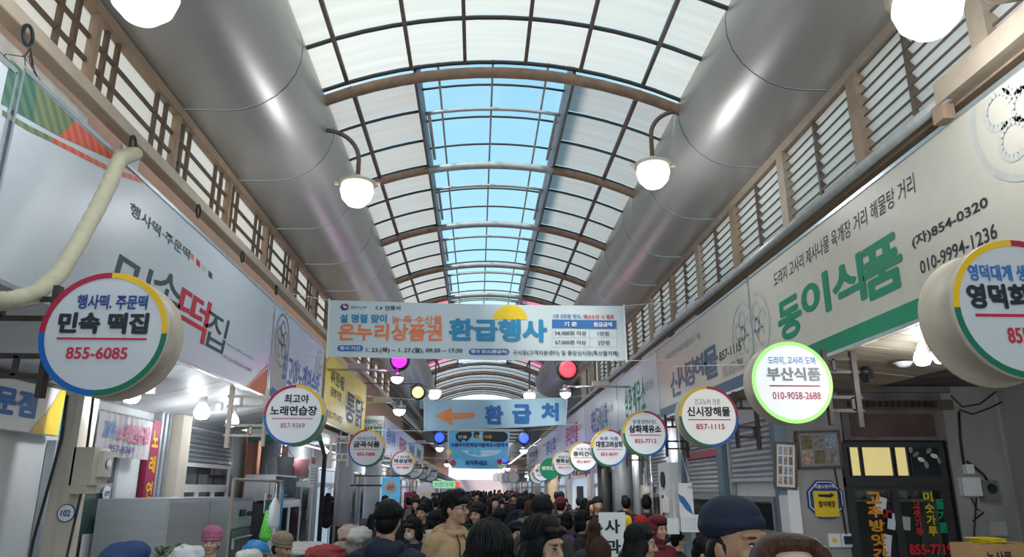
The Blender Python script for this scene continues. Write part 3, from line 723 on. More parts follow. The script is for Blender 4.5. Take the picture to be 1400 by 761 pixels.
round_sign(798, 624, 0, 21.1, 1, R('가공식품', '중리건어', '852-8697'), 'round sign on the right with a glaring white face', 'face_lit', .41)
round_sign(772, 633, 0, 25.8, 1, R('종합식품', '평화상회', '856-1212'), 'round sign on the right between the glaring one and the green one', 'face_mid', .42)
mat('face_green', (.0, .22, .11), .4)
round_sign(752, 640, 0, 30.5, 1, [('영진건강', -.8, -.15, .8, .2, 'white', .03)], 'solid green round sign on the right', 'face_green', .42, ring=False)
round_sign(741, 645, 0, 34.5, 1, R('식품', '금성상회', '857-7878'), 'round sign on the right just behind the green one', 'face_mid', .42)
round_sign(735, 650, 0, 39, 1, R('식육', '현대상회', '857-9090'), 'farthest large round sign on the right', 'face_mid', .42)
for (px, Y, s) in ((702, 66, 1), (693, 74, 1), (686, 84, 1), (679, 96, 1)):
    p = at(px, 652, Y=Y); t = thing('round_sign', 'tiny far round sign over the distant crowd on the right, %s of four' % {66: 'nearest', 74: 'second', 84: 'third', 96: 'farthest'}[Y], 'sign', tuple(p), 0, 'tiny round signs far down the arcade')
    MB().lathe([(0, -.004), (.5, -.004), (.5, .15), (0, .15)], axis='y', n=24).build('drum', 'drum_grey', t); MB().lathe([(0, -.01), (.44, -.01), (.44, .0)], axis='y', n=24).build('face', 'face_mid', t)
    MB().tube([(0, .07, .45), (0, .07, 1.2), (3.95 - p.x, .07, 1.2)], .03, 6).build('hanger', 'iron', t)

# ================================================================ BANNERS
mat('banner_cloth', (.60, .70, .76), .6, 0, .02, 2); mat('banner_cloth_b', (.40, .62, .80), .6, 0, .04, 2); mat('banner_blue', (.12, .42, .68), .6, 0, .05, 2)
WV = {}
def conform(o, F, off):
    a, b, wv = WV[F[0].name]
    for v in o.data.vertices:
        u = (v.co.x - a) / (b - a); k = .5 - v.co.z / .9
        v.co.y = wv * .5 * math.sin(u * 9 + k * 1.5) * (.3 + k) + wv * .15 * math.sin(u * 43 + k * 2) + off + (v.co.y + .05)
    return o
def banner(cs, Y, m, label, wave=.03, n=36, name='banner'):
    P = [at(*c, Y=Y) for c in cs]; c0 = sum(P, Vector()) / 4
    t = thing(name, label, 'banner', tuple(c0), 0, 'banners strung across the arcade')
    tl, tr, br, bl = [p - c0 for p in P]; mb = MB(); vs = []
    k = 6
    for j in range(k + 1):
        for i in range(n + 1):
            u, v = i / n, j / k; a = tl.lerp(tr, u); b = bl.lerp(br, u); q = a.lerp(b, v)
            vs.append((q.x, wave * .5 * math.sin(u * 9 + v * 1.5) * (.3 + v) + wave * .15 * math.sin(u * 43 + v * 2), q.z - .02 * math.sin(u * PI) * 1))
    mb.add(vs, [(j * (n + 1) + i, (j + 1) * (n + 1) + i, (j + 1) * (n + 1) + i + 1, j * (n + 1) + i + 1) for j in range(k) for i in range(n)])
    mb.build('cloth', m, t, True)
    # hems and ropes
    for a, b in ((tl, bl), (tr, br)):
        MB().tube([(a.x, 0, a.z + .03), (b.x, 0, b.z - .03)], .014, 6).build('end_pole', 'white', t)
    for (c, sx_) in ((tl, -1), (bl, -1), (tr, 1), (br, 1)):
        wx = (-3.28 if sx_ < 0 else 3.68) - c0.x
        MB().tube([(c.x, 0, c.z), (wx, .05, c.z + (.12 if c in (tl, tr) else .04))], .006, 5).build('rope', 'white', t)
    def L(px, py): p = at(px, py, Y=Y) - c0; return (p.x, p.z)
    WV[t.name] = (tl.x, tr.x, wave)
    return (t, L, 0, 0), Y
def bw(F, s, bl, tr, m, bold=.02, y=-.05, **k):
    y = -.05 - .004 * (m == 'white')
    a = F[1](*bl); b = F[1](*tr); return conform(lettering(s, (a[0], a[1], b[0], b[1]), m, F[0], y=y, bold=bold, **k), F, -.014)
def bpatch(F, pts, m, y=-.045, name='printed_shape'): return conform(patch(F, pts, m, name, -.05 - (y + .045) * -.5 if y > -.08 else -.05), F, -.008)
def pill(F, x0, y0, x1, y1, m):
    r = (y1 - y0) / 2; pts = []
    for i in range(9): a = PI / 2 + PI * i / 8; pts.append((x0 + r + r * math.cos(a), (y0 + y1) / 2 - r * math.sin(a)))
    for i in range(9): a = -PI / 2 + PI * i / 8; pts.append((x1 - r + r * math.cos(a), (y0 + y1) / 2 - r * math.sin(a)))
    return bpatch(F, pts, m, -.045)
F1, _ = banner([(450, 410), (853, 418), (857, 493), (447, 487)], 12.5, 'banner_cloth', 'large pale refund event banner with orange and blue letters', .012)
def Bx(x, y): return (440 + x / 6.364, 390 + y / 6.364)     # measured on a 6.36x enlargement (left half)
def By(x, y): return (640 + x / 6.087, 390 + y / 6.087)     # right half
bpatch(F1, [Bx(198 + 36 * math.cos(a), 188 + 30 * math.sin(a)) for a in [2 * PI * i / 20 for i in range(20)]], 'ink_navy')
bpatch(F1, [Bx(205 + 20 * math.cos(a), 180 + 16 * math.sin(a)) for a in [2 * PI * i / 16 for i in range(16)]], 'white', -.047)
bpatch(F1, [Bx(214 + 18 * math.cos(a), 174 + 12 * math.sin(a)) for a in [2 * PI * i / 16 for i in range(16)]], 'ink_red', -.049)
bw(F1, '해양수산부', Bx(252, 205), Bx(392, 180), 'ink_navy', .0); bw(F1, '안동시', Bx(548, 215), Bx(685, 178), 'ink')
bpatch(F1, [Bx(465, 195), Bx(480, 180), Bx(492, 182), Bx(476, 196), Bx(490, 212), Bx(478, 212)], 'ink_teal'); bpatch(F1, [Bx(500, 213), Bx(516, 182), Bx(527, 190), Bx(518, 210)], 'ink_teal')
bw(F1, '설 명절 맞이', Bx(155, 325), Bx(568, 252), 'ink_cyan', .035); bw(F1, '농·축·수산물', Bx(605, 333), Bx(1048, 265), 'ink_orange', .02)
bw(F1, '온누리상품권', Bx(138, 478), Bx(1048, 338), 'ink_orange', .03)
bpatch(F1, [By(350 + 142 * math.cos(a), 285 - 125 * math.sin(a)) for a in [PI * i / 18 for i in range(19)]], 'yellow', -.04)
bw(F1, '환급행사', Bx(1102, 485), By(655, 283), 'ink_cyan', .045)
pill(F1, *Bx(135, 520), *Bx(360, 572), 'ink_blue'); bw(F1, '행사 기간', Bx(155, 562), Bx(338, 532), 'white', .02, -.052)
bw(F1, '1. 23.(목) ~ 1. 27.(월), 09:30 ~ 17:30', Bx(385, 590), Bx(1222, 545), 'ink', .02)
pill(F1, *By(5, 527), *By(343, 578), 'ink_blue'); bw(F1, '행사 장소(환급처)', By(22, 570), By(328, 538), 'white', .02, -.052)
bw(F1, '구시장(고객지원센터) 및 중앙신시장(특산물카페)', By(370, 585), By(1250, 545), 'ink', .01)
bpatch(F1, [By(698, 283), By(1232, 292), By(1232, 361), By(698, 353)], 'ink_blue')
bw(F1, '1만 2만원 한도,', By(708, 272), By(945, 240), 'ink_blue', .02); bw(F1, '예산소진 시 종료', By(957, 277), By(1212, 244), 'ink_red', .02)
bw(F1, '기 준', By(798, 342), By(905, 305), 'white', .03, -.052); bw(F1, '환급금액', By(1045, 345), By(1195, 308), 'white', .03, -.052)
bw(F1, '34,000원 이상', By(720, 415), By(982, 378), 'ink', .01); bw(F1, '1만원', By(1078, 418), By(1170, 382), 'ink', .01)
bw(F1, '67,000원 이상', By(725, 492), By(980, 455), 'ink', .01); bw(F1, '2만원', By(1078, 493), By(1175, 457), 'ink', .01)
for (a, b, c, d) in ((698, 430, 1237, 433), (698, 508, 1237, 511), (1010, 361, 1013, 510), (1236, 292, 1239, 510), (696, 353, 699, 510)):
    bpatch(F1, [By(a, b), By(c, b), By(c, d), By(a, d)], 'ink_faint', -.045, 'table_rule')
F2, _ = banner([(580, 547), (776, 543), (773, 580), (580, 589)], 22, 'banner_cloth_b', 'light blue banner with an orange arrow pointing left', .03)
def Cx(x, y): return (570 + x / 3.46, 480 + y / 3.46)
mat('arrow_orange', (.88, .32, .12), .6)
bpatch(F2, [Cx(87, 305), Cx(165, 263), Cx(165, 292), Cx(273, 290), Cx(273, 313), Cx(165, 322), Cx(168, 351)], 'arrow_orange', -.10)
for ch, a, b in (('환', (320, 345), (408, 255)), ('급', (450, 340), (540, 250)), ('처', (587, 330), (670, 243))): bw(F2, ch, Cx(*a), Cx(*b), 'ink_blue', .05, -.10)
F3, _ = banner([Cx(148, 378), Cx(436, 378), Cx(432, 510), Cx(148, 508)], 36, 'banner_blue', 'blue poster banner with a black header, below the arrow banner', .03)
pill(F3, *Cx(183, 380), *Cx(430, 428), 'ink'); bw(F3, '안동', Cx(195, 412), Cx(238, 398), 'white', .0, -.10); bw(F3, '전통시장', Cx(275, 412), Cx(355, 396), 'yellow', .0, -.10)
bw(F3, '요즘우리한복입어볼까요시장에서', Cx(160, 452), Cx(430, 432), 'ink_navy', .05, -.10)
bpatch(F3, [Cx(200 + 108 + 108 * math.cos(a), 440 + 60 * math.sin(a)) for a in [PI * (.15 + .7 * i / 12) for i in range(13)]], 'banner_cloth_b', -.09)
for (x, y, r, m) in ((152, 475, 13, 'yellow'), (170, 528, 16, 'ring_red'), (150, 505, 10, 'ink_orange')):
    bpatch(F3, [Cx(x + r * math.cos(a), y + r * math.sin(a)) for a in [2 * PI * i / 14 for i in range(14)]], m, -.11)
F4, _ = banner([Cx(165, 508), Cx(405, 508), Cx(400, 556), Cx(165, 552)], 40, 'banner_blue', 'lower blue banner strip with dark letters, farthest of the banners', .03)
bw(F4, '되어주세요', Cx(228, 540), Cx(332, 515), 'ink_navy', .05, -.10)
for (x, y, r, m) in ((392, 520, 13, 'ring_red'), (392, 545, 9, 'yellow')):
    bpatch(F4, [Cx(x + r * math.cos(a), y + r * math.sin(a)) for a in [2 * PI * i / 14 for i in range(14)]], m, -.11)
# far hanging signs
def hang_disc(px, py, Y, r, m, rows, label, em=None):
    t = thing('lit_disc_sign', label, 'sign', tuple(at(px, py, Y=Y)), 0)
    MB().lathe([(0, -.01), (r, -.01), (r, .12), (0, .12)], axis='y', n=32).build('drum', m, t); MB().lathe([(r * .95, -.03), (r * 1.05, -.03), (r * 1.05, .13), (r * .95, .13)], axis='y', n=32).build('rim', 'white', t)
    for (s, x0, z0, x1, z1, ink) in rows: lettering(s, (x0 * r, z0 * r, x1 * r, z1 * r), ink, t, -.03, .03)
    MB().tube([(0, .05, r), (0, .05, r + .5), (-3.22 - t.location.x, .05, r + .5)], .02, 6).build('hanger', 'iron', t)
mat('lit_red', (.8, .05, .03), .4, emit=(1, .12, .08), es=.7)
hang_disc(582, 672, 27, .31, 'lit_red', [('국민유과', -.65, .1, .65, .5, 'white'), ('소문난집', -.6, -.4, .6, -.05, 'yellow')], 'glowing red round sign with white letters over the left crowd')
t = thing('blue_shop_sign', 'blue upright sign with a pale round badge beside the left pillar', 'sign', tuple(at(534, 669, Y=19)), 0)
MB().box(-.22, .22, 0, .1, -.30, .30).build('panel', mat('lit_blue', (.05, .4, .75), .4, emit=(.1, .5, .9), es=.35), t)
MB().lathe([(0, -.01), (.17, -.01), (.17, 0)], (0, 0, .06), 26, 'y').build('badge', 'white', t); lettering('금은', (-.09, .0, .09, .12), 'ink_red', t, -.02, .02); lettering('KTBNS', (-.18, -.27, .18, -.18), 'white', t, -.01, .02)
MB().tube([(-.22, .05, .1), (-1.0, .05, .1)], .02, 6).build('arm', 'iron', t)
t = thing('upright_sign', 'maroon upright sign with two white letters, left of the red round sign', 'sign', tuple(at(559, 690, Y=22)), 0)
MB().box(-.15, .15, 0, .1, -.6, .35).build('panel', mat('maroon', (.32, .01, .07), .5), t); lettering('수', (-.09, .0, .09, .22), 'white', t, -.01, .03); lettering('입', (-.09, -.3, .09, -.08), 'white', t, -.01, .03)
MB().tube([(0, .05, .35), (0, .05, .8), (-3.5 - t.location.x, .05, .8)], .02, 6).build('hanger', 'iron', t)
t = thing('lit_board', 'small green lit board with an orange end over the distant left crowd', 'sign', tuple(at(607, 662, Y=34)), 0)
MB().box(-.5, .5, 0, .15, -.16, .16).build('panel', mat('lit_green', (.1, .6, .3), .4, emit=(.4, 1, .5), es=.5), t); lettering('반찬가게', (-.42, -.1, .4, .1), 'white', t, -.01, .03); MB().box(.5, .7, 0, .15, -.1, .1).build('end_light', 'lit_red', t)
MB().tube([(-.3, .05, .16), (-.3, .05, .6), (-2, .05, .6)], .02, 6).build('hanger', 'iron', t)
# ================================================================ SHOPFRONTS
def W(side, X, px, py, name, label, cat, group=None):
    if side == 0:       # wall facing the viewer, plane Y = X
        p = at(px, py, Y=X); t = thing(name, label, cat, tuple(p), 0, group)
        def L(x, y): q = at(x, y, Y=X); return (q.x - p.x, q.z - p.z)
        return (t, L, 0, 0)
    p = at(px, py, X=X); t = thing(name, label, cat, tuple(p), PI / 2 if side < 0 else -PI / 2, group)
    def L(x, y): q = at(x, y, X=X); return ((q.y - p.y) if side < 0 else (p.y - q.y), q.z - p.z)
    return (t, L, 0, 0)
def wb(F, a, b, d0, d1, m, name, smooth=False, parent=None):
    p, q = F[1](*a), F[1](*b)
    return MB().box(min(p[0], q[0]), max(p[0], q[0]), d0, d1, min(p[1], q[1]), max(p[1], q[1])).build(name, m, parent or F[0])
def frame_box(F, x0, z0, x1, z1, wd, d0, d1, m, name, parent=None):
    mb = MB().box(x0, x1, d0, d1, z0, z0 + wd).box(x0, x1, d0, d1, z1 - wd, z1).box(x0, x0 + wd, d0, d1, z0 + wd, z1 - wd).box(x1 - wd, x1, d0, d1, z0 + wd, z1 - wd)
    return mb.build(name, m, parent or F[0])
gl = glass('shop_glass', (.75, .82, .84), .06, .04); mat('green_glass', (.08, .14, .13), .12, 0, .2, 2); mat('dark_glass', (.025, .03, .035), .1, 0, .3, 3)
def local_door(side, X, y, w, h, label, fm='steel', gm='dark_glass', z0=0, name='glass_door', mull=1):
    t = thing(name, label, 'door', (X, y, z0), PI / 2 if side < 0 else -PI / 2); F = (t, None, 0, 0)
    frame_box(F, -w / 2, 0, w / 2, h, .07, -.09, .0, fm, 'door_frame')
    for k in range(mull + 1):
        a = -w / 2 + .07 + k * (w - .14) / (mull + 1); b = a + (w - .14) / (mull + 1)
        lf = frame_box(F, a + .01, .08, b - .01, h - .5, .05, -.07, -.03, fm, 'door_leaf'); MB().box(a + .06, b - .06, -.055, -.045, .13, h - .55).build('glass_pane', gm, lf)
        MB().box(a + .02, b - .02, -.055, -.045, h - .42, h - .09).build('transom_pane', gm, t)
        MB().box(b - .05, b - .03, -.1, -.07, 1.0, 1.25).build('door_handle', 'steel', lf)
    MB().box(-w / 2 + .07, w / 2 - .07, -.08, -.01, h - .5, h - .43).build('transom_bar', fm, t)
    return t
# ---- left, from the camera outwards (X -4.4 sign board; wall plane -4.6)
t = local_door(-1, -4.59, 6.35, 1.25, 2.32, 'aluminium glass shop door under the white and yellow board, far left', 'steel', 'dark_glass')
lettering('담', (.12, 1.35, .34, 1.6), 'ink_blue', t, -.1, .03); lettering('문', (.12, 1.0, .34, 1.25), 'ink_red', t, -.1, .03)
F = W(-1, -4.4, 45, 553, 'shop_board', 'white board with blue letters and a yellow green swoosh, far left edge', 'sign')
Xb = F[1](0, 512)[0] - 1.5; wbz = (F[1](93, 597)[1], F[1](93, 535)[1])
x1b = F[1](93, 560)[0]
MB().box(Xb, x1b, 0, .12, wbz[0], wbz[1]).build('panel', 'white', F[0]); MB().box(Xb, x1b + .02, -.02, .14, wbz[1], wbz[1] + .04).build('top_rail', 'dark_metal', F[0])
lettering('전문점', (x1b - 1.62, wbz[0] + .13, x1b - .58, wbz[1] - .08), 'ink_blue', F[0], -.005, .05)
MB().add([(x1b - .62, -.004, wbz[0]), (x1b - .14, -.004, wbz[0]), (x1b - .1, -.004, wbz[1]), (x1b - .2, -.004, wbz[1]), (x1b - .36, -.004, wbz[0] + .25)], [(0, 1, 2, 3, 4)]).build('yellow_swoosh', 'yellow', F[0])
MB().add([(x1b - .14, -.004, wbz[0]), (x1b, -.004, wbz[0]), (x1b, -.004, wbz[1]), (x1b - .1, -.004, wbz[1])], [(0, 1, 2, 3)]).build('green_swoosh', mat('swoosh_green', (.25, .6, .42), .5), F[0])
wp = thing('wall_panel', 'pale grey panel between the glass door and the cream pillar', 'panel', (-4.56, 7.25, 0), PI / 2); MB().box(-.25, .23, -.02, .04, 0, 2.38).build('panel', 'wall_white', wp)
pl = struct('trim_4')
MB().box(-4.13, -3.95, 7.6, 7.92, 0, 2.97).build('pillar_body', 'cream', pl); MB().box(-4.0, -3.93, 7.58, 7.66, 0, 2.97).build('pillar_corner', 'cream', pl)
# meter box on the pillar
p = Vector((-3.90, 7.74, at(122, 640, Y=7.7).z)); t = thing('meter_box', 'beige electric meter box on the cream pillar', 'meter box', tuple(p), PI / 2)
MB().box(-.16, .16, -.15, .05, -.16, .2).build('case', 'cream', t); MB().box(-.06, .16, -.19, -.15, -.08, .17).build('cover', mat('cream_pale', (.68, .66, .58), .4), t)
MB().lathe([(.0, -.01), (.05, -.01), (.05, 0)], (.06, -.19, .05), 16, 'y').build('dial_window', 'dark_glass', t); MB().box(-.15, .05, -.12, .04, -.24, -.16).build('lower_case', 'cream', t)
MB().tube([(-.1, -.04, .2), (-.11, -.03, .7), (-.06, 0, 1.1)], .014, 6).build('conduit', 'rubber', t); MB().tube([(-.08, -.04, -.24), (-.12, -.02, -.8), (-.2, 0, -1.3), (-.18, .02, -1.7)], .012, 6).build('cable', 'rubber', t)
p = at(91, 701, Y=7.575); t = tag(MB().lathe([(0, -.012), (.085, -.012), (.085, 0), (0, 0)], axis='y', n=28).build('number_plate', 'ink_navy', None), 'round white number plate 102 on the cream pillar', 'plate'); t.location = p
MB().lathe([(0, -.014), (.075, -.014), (.075, -.012)], axis='y', n=28).build('face', 'white', t); lettering('102', (-.045, -.03, .045, .03), 'ink_navy', t, -.017, .03)
# black cable looping down in front of the left door
t = tag(MB().tube([at(92, 540, Y=7.55), at(84, 600, Y=7.55), at(62, 680, Y=7.5), at(45, 740, Y=7.5), at(36, 790, Y=7.5), at(30, 880, Y=7.5)], .014, 6).build('cable', 'rubber', None, True), 'black cable hanging down beside the far left door', 'cable')
# singing practice room entrance
t = local_door(-1, -4.59, 9.0, 1.5, 2.3, 'green tinted glass double door of the singing practice room', 'steel_dull', 'green_glass')
MB().box(.1, .33, -.098, -.09, .95, 1.3).build('notice_paper', 'white', t); MB().lathe([(0, -.01), (.09, -.01), (.09, 0)], (.52, -.09, 1.75), 20, 'y').build('round_sticker', 'white', t); lettering('금연', (.46, 1.72, .58, 1.78), 'ink_navy', t, -.104, .02)
F = W(-1, -4.35, 166, 600, 'cloth_banner', 'curtain banner with blue and pink letters over the green glass door', 'banner')
p0, p1 = F[1](128, 622), F[1](209, 575); mb = MB(); n = 40; vs = []
for i in range(n + 1):
    u = i / n; x = p0[0] + (p1[0] - p0[0]) * u; yy = .012 * math.sin(u * 60)
    vs += [(x, yy, p0[1] + .0), (x, yy * .8, p1[1] + .02 * abs(math.sin(u * 34)))]
mb.add(vs, [(2 * i, 2 * i + 2, 2 * i + 3, 2 * i + 1) for i in range(n)]).build('cloth', mat('banner_grey', (.62, .60, .63), .6), F[0], True)
hh = p1[1] - p0[1]; ww = p1[0] - p0[0]
lettering('고야', (p0[0] + .05 * ww, p0[1] + .38 * hh, p0[0] + .27 * ww, p0[1] + .82 * hh), 'ink_blue', F[0], -.03, .04)
lettering('노래연습장', (p0[0] + .32 * ww, p0[1] + .36 * hh, p0[0] + .93 * ww, p0[1] + .82 * hh), mat('ink_pink', (.62, .12, .25), .6), F[0], -.03, .04)
lettering('857-9369', (p0[0] + .18 * ww, p0[1] + .1 * hh, p0[0] + .65 * ww, p0[1] + .27 * hh), 'ink_purple', F[0], -.03, .02)
MB().tube([(p0[0] - .05, 0, p1[1]), (p1[0] + .05, 0, p1[1])], .012, 6).build('rod', 'steel', F[0])
t = thing('wall_panel', 'white panel between the green door and the maroon strip', 'panel', (-4.56, 10.1, 0), PI / 2); MB().box(-.3, .3, -.03, .04, 0, 2.7).build('panel', 'wall_white', t)
t = thing('upright_sign', 'narrow maroon strip sign with gold letters left of the shutter', 'sign', (-4.5, 10.62, 0), PI / 2)
MB().box(-.16, .16, -.04, .04, .6, 2.72).build('panel', 'maroon', t)
for i, ch in enumerate('노래연습장'): lettering(ch, (-.1, 2.35 - i * .34, .1, 2.58 - i * .34), 'ring_yellow', t, -.045, .03)
for y in (10.85, 11.0, 11.15): MB().box(-4.6, -4.48, y - .04, y + .04, 0, 2.86).build('door_post', 'steel_dull', pl)
MB().box(-4.6, -4.35, 11.25, 11.6, 0, 2.86).build('pillar_body', 'cream', pl)
# shutters, windows
def shutter(side, X, y, w, z0, z1, label, m='steel_dull', band_=None, grp='rolling shutters'):
    t = thing('roller_shutter', label, 'shutter', (X, y, z0), PI / 2 if side < 0 else -PI / 2, grp); k = int((z1 - z0) / .075)
    MB().box(-w / 2, w / 2, -.05, 0, z1 - z0 - .02, z1 - z0 + .16).build('shutter_box', m, t)
    for j in range(k):
        z = j * .075
        MB().add([(-w / 2, -.01, z), (w / 2, -.01, z), (w / 2, -.035, z + .03), (-w / 2, -.035, z + .03), (w / 2, -.03, z + .055), (-w / 2, -.03, z + .055), (w / 2, -.008, z + .072), (-w / 2, -.008, z + .072)],
                 [(0, 1, 2, 3), (3, 2, 4, 5), (5, 4, 6, 7)]).build('slat', m, t)
    MB().box(-w / 2, w / 2, -.05, 0, -.05, 0).build('bottom_rail', 'steel', t)
    for s in (-1, 1): MB().box(s * w / 2 - .04, s * w / 2 + .04, -.07, 0, -z0, z1 - z0).build('guide_rail', 'steel', t)
    if band_: MB().box(-w / 2 + .05, w / 2 - .05, -.06, -.04, (z1 - z0) * .55, (z1 - z0) * .55 + .12).build('red_band', 'ring_red', t)
    return t
shutter(-1, -4.58, 13.0, 2.4, 2.28, 2.8, 'half rolled grey shutter over the window behind two big bulbs')
F = (thing('shop_window', 'white framed shop window under the left shutter', 'window', (-4.58, 12.95, 1.6), PI / 2), None, 0, 0)
frame_box(F, -1.15, -.5, 1.15, .6, .06, -.08, 0, 'white', 'window_frame')
for a in (-1.1, -.35, .4): 
    l = frame_box(F, a, -.45, a + .7, .2, .05, -.07, -.02, 'white', 'sash'); MB().box(a + .05, a + .65, -.05, -.04, -.4, .15).build('glass_pane', 'dark_glass', l); MB().box(a, a + .7, -.05, -.04, .27, .54).build('transom_pane', 'dark_glass', F[0])
MB().box(-1.1, 1.1, -.07, -.01, .2, .27).build('transom_bar', 'white', F[0])
# stainless cabinet, oven
ya, yb2 = at(228, 700, X=-3.6).y, at(314, 700, X=-3.6).y; yc_ = (ya + yb2) / 2; sw = (yb2 - ya) / 1.4; zc2 = at(270, 680, X=-3.6).z - 1.72
t = thing('steel_cabinet', 'tall plain stainless cabinet behind the woman in the pink hat', 'cabinet', (-3.95, yc_ + .15 * sw, 0), PI / 2); t.scale = (sw, 1, (1.72 + zc2) / 1.72)
def rbox(mb, *a): return mb.box(*a)
MB().box(-.85, .55, -.35, .45, .1, 1.72).build('body', mat('brushed_steel', (.50, .53, .56), .35, .55, .06, 2, (1, 1, 8)), t); MB().box(-.84, -.02, -.37, -.35, .14, 1.68).build('door', 'brushed_steel', t); d = MB().box(.0, .54, -.37, -.35, .14, 1.68).build('door', 'brushed_steel', t)
MB().box(-.03, -.01, -.40, -.37, .8, 1.1).build('handle', 'steel', d)
for x in (-.8, .5):
    for y in (-.3, .4): MB().tube([(x, y, 0), (x, y, .1)], .025, 8).build('leg', 'rubber', t)
t = thing('oven', 'steel oven with a control strip beside the plain stainless cabinet', 'oven', (-3.95, yb2 + .56, 0), PI / 2)
MB().box(-.5, .5, -.35, .4, .05, 1.66).build('body', mat('oven_steel', (.22, .25, .28), .35, .6), t); d = MB().box(-.45, .45, -.38, -.35, .1, 1.2).build('door', 'oven_steel', t); MB().tube([(-.4, -.42, 1.1), (.4, -.42, 1.1)], .015, 8).build('handle', 'steel', d)
MB().box(-.48, .48, -.37, -.35, 1.24, 1.62).build('control_strip', 'steel_dull', t)
for x in (.25, .37): MB().lathe([(0, -.41), (.035, -.41), (.035, -.37)], (x, 0, 1.43), 14, 'y').build('knob', 'ink', t)
MB().box(-.15, .1, -.39, -.37, 1.4, 1.5).build('display', 'ink', t); MB().box(-.42, -.34, -.39, -.379, .95, 1.1).build('sticker', 'white', t)
for sx_ in (-.45, .45): MB().box(sx_ - .03, sx_ + .03, -.3, -.24, 0, .05).build('foot', 'rubber', t)
# stand frame, hanging bag, net
a, b, c = at(320, 655, X=-3.3), at(385, 655, X=-3.3), None
t = thing('stand_frame', 'thin bronze tube frame standing before the oven', 'stand', (-3.3, a.y, 0), PI / 2); wd = b.y - a.y
MB().tube([(0, 0, 0), (0, 0, a.z)], .022, 8).build('post', 'tan_light', t); MB().tube([(wd, 0, 0), (wd, 0, a.z)], .022, 8).build('post', 'tan_light', t); MB().tube([(-.02, 0, a.z), (wd + .02, 0, a.z)], .022, 8).build('crossbar', 'tan_light', t)
t = thing('hanging_net', 'bright green net bag hanging from the bronze frame', 'net bag', (-3.3, a.y + wd * .72, a.z - .04), PI / 2)
MB().tube([(0, 0, .04), (0, 0, -.42)], .006, 5).build('string', 'ink', t); MB().lathe([(0, -.40), (.03, -.42), (.06, -.6), (.1, -.8), (.08, -.86), (0, -.86)], n=14).build('bag', mat('net_green', (.15, .75, .1), .6, 0, .4, 30, bump=1), t, True)
t = thing('cord_bundle', 'bundle of blue cord tied to the right post of the bronze frame', 'cord', (-3.3, a.y + wd, a.z - .03), PI / 2)
MB().tube([(.0, -.03, 0), (.03, -.035, -.3), (-.02, -.04, -.5), (.02, -.035, -.9)], .02, 6).build('cord', mat('cord_blue', (.03, .25, .6), .6), t, True)
t = thing('plastic_bag', 'white plastic bag hung on the frame post above the beige hat', 'bag', (-3.22, at(370, 700, X=-3.25).y + .1, at(370, 690, X=-3.25).z), PI / 2)
MB().lathe([(.01, .14), (.05, .10), (.17, -.02), (.19, -.3), (.16, -.34), (0, -.34)], n=14, M=Matrix.Diagonal((1, .45, 1, )).to_3x3()).build('bag', mat('bag_white', (.8, .82, .85), .5, 0, .05, 12, bump=.4), t, True)
MB().tube([(-.02, 0, .13), (0, 0, .32), (.02, 0, .13)], .012, 6).build('handle', 'bag_white', t)
# white sliding cabinet + dish shelf + buckets + coloured wall
t = thing('glass_cabinet', 'white framed sliding glass cabinet behind the beige hat', 'cabinet', (-3.9, 14.6, 0), PI / 2); F = (t, None, 0, 0)
MB().box(-1.0, 1.0, -.3, .4, 0, 1.55).build('body', 'dark_interior', t); frame_box(F, -1.0, .05, 1.0, 1.6, .07, -.36, -.3, 'white', 'frame')
for x0 in (-.93, .0): l = frame_box(F, x0, .12, x0 + .93, 1.53, .06, -.40, -.36, 'white', 'sliding_door'); MB().box(x0 + .06, x0 + .87, -.385, -.375, .18, 1.47).build('glass_pane', 'dark_glass', l)
t = thing('dish_shelf', 'glass shelf of dishes on top of the white cabinet', 'shelf', (-3.9, 14.8, 1.6), PI / 2); F = (t, None, 0, 0)
MB().box(-.8, .8, -.25, .3, 0, .03).build('board', 'steel', t); MB().box(-.8, .8, -.25, .3, .42, .45).build('board', 'steel', t); MB().box(-.8, .8, -.26, -.25, .03, .42).build('glass_pane', gl, t)
for x in (-.78, .78): MB().box(x - .02, x + .02, -.25, .3, .03, .42).build('side', 'steel', t)
for i in range(4): o = tag(MB().lathe([(0, 0), (.09, 0), (.15, .07), (.14, .07), (.08, .015), (0, .015)], n=18).build('bowl', 'white', None, True), 'white bowl in the dish shelf, number ' + 'one two three four'.split()[i] + ' from its near end', 'bowl', 'bowls in the dish shelf'); o.location = (-3.88, 14.25 + i * .37, 1.632)
t = thing('back_wall_panel', 'terracotta painted wall piece behind the dish shelf', 'wall panel', (-4.5, 16.5, 0), PI / 2); MB().box(-1.6, 1.6, -.02, .0, 0, 2.9).build('panel', mat('terracotta', (.40, .17, .11), .8, 0, .15, 3), t)
for (px, py, m, l) in ((412, 642, mat('bucket_pink', (.62, .3, .33), .5), 'pink plastic bucket hanging upside down near the left canopy'), (390, 640, mat('bucket_grey', (.32, .33, .36), .5), 'grey plastic bucket hanging beside the pink one')):
    p = at(px, py - 4, X=-3.75); t = thing('bucket', l, 'bucket', tuple(p), 0, 'hanging buckets')
    MB().lathe([(.12, -.18), (.13, -.18), (.165, .14), (.175, .16), (.16, .16), (.12, -.17), (0, -.17)], n=22).build('bowl', m, t, True); MB().tube([(-.16, 0, .14), (0, 0, .34), (.16, 0, .14)], .006, 5).build('handle', 'steel', t); MB().tube([(0, 0, .33), (0, 0, 2.97 - p.z)], .005, 5).build('hook', 'steel', t)
t = thing('awning_edge', 'green and white awning edge behind the singing room round sign', 'awning', (-4.0, 15.0, 2.78), 0)
MB().box(-.55, .9, 0, .06, .05, .16).build('white_band', 'white', t); MB().box(-.55, .9, -.01, .05, -.07, .04).build('green_band', 'ink_green', t)
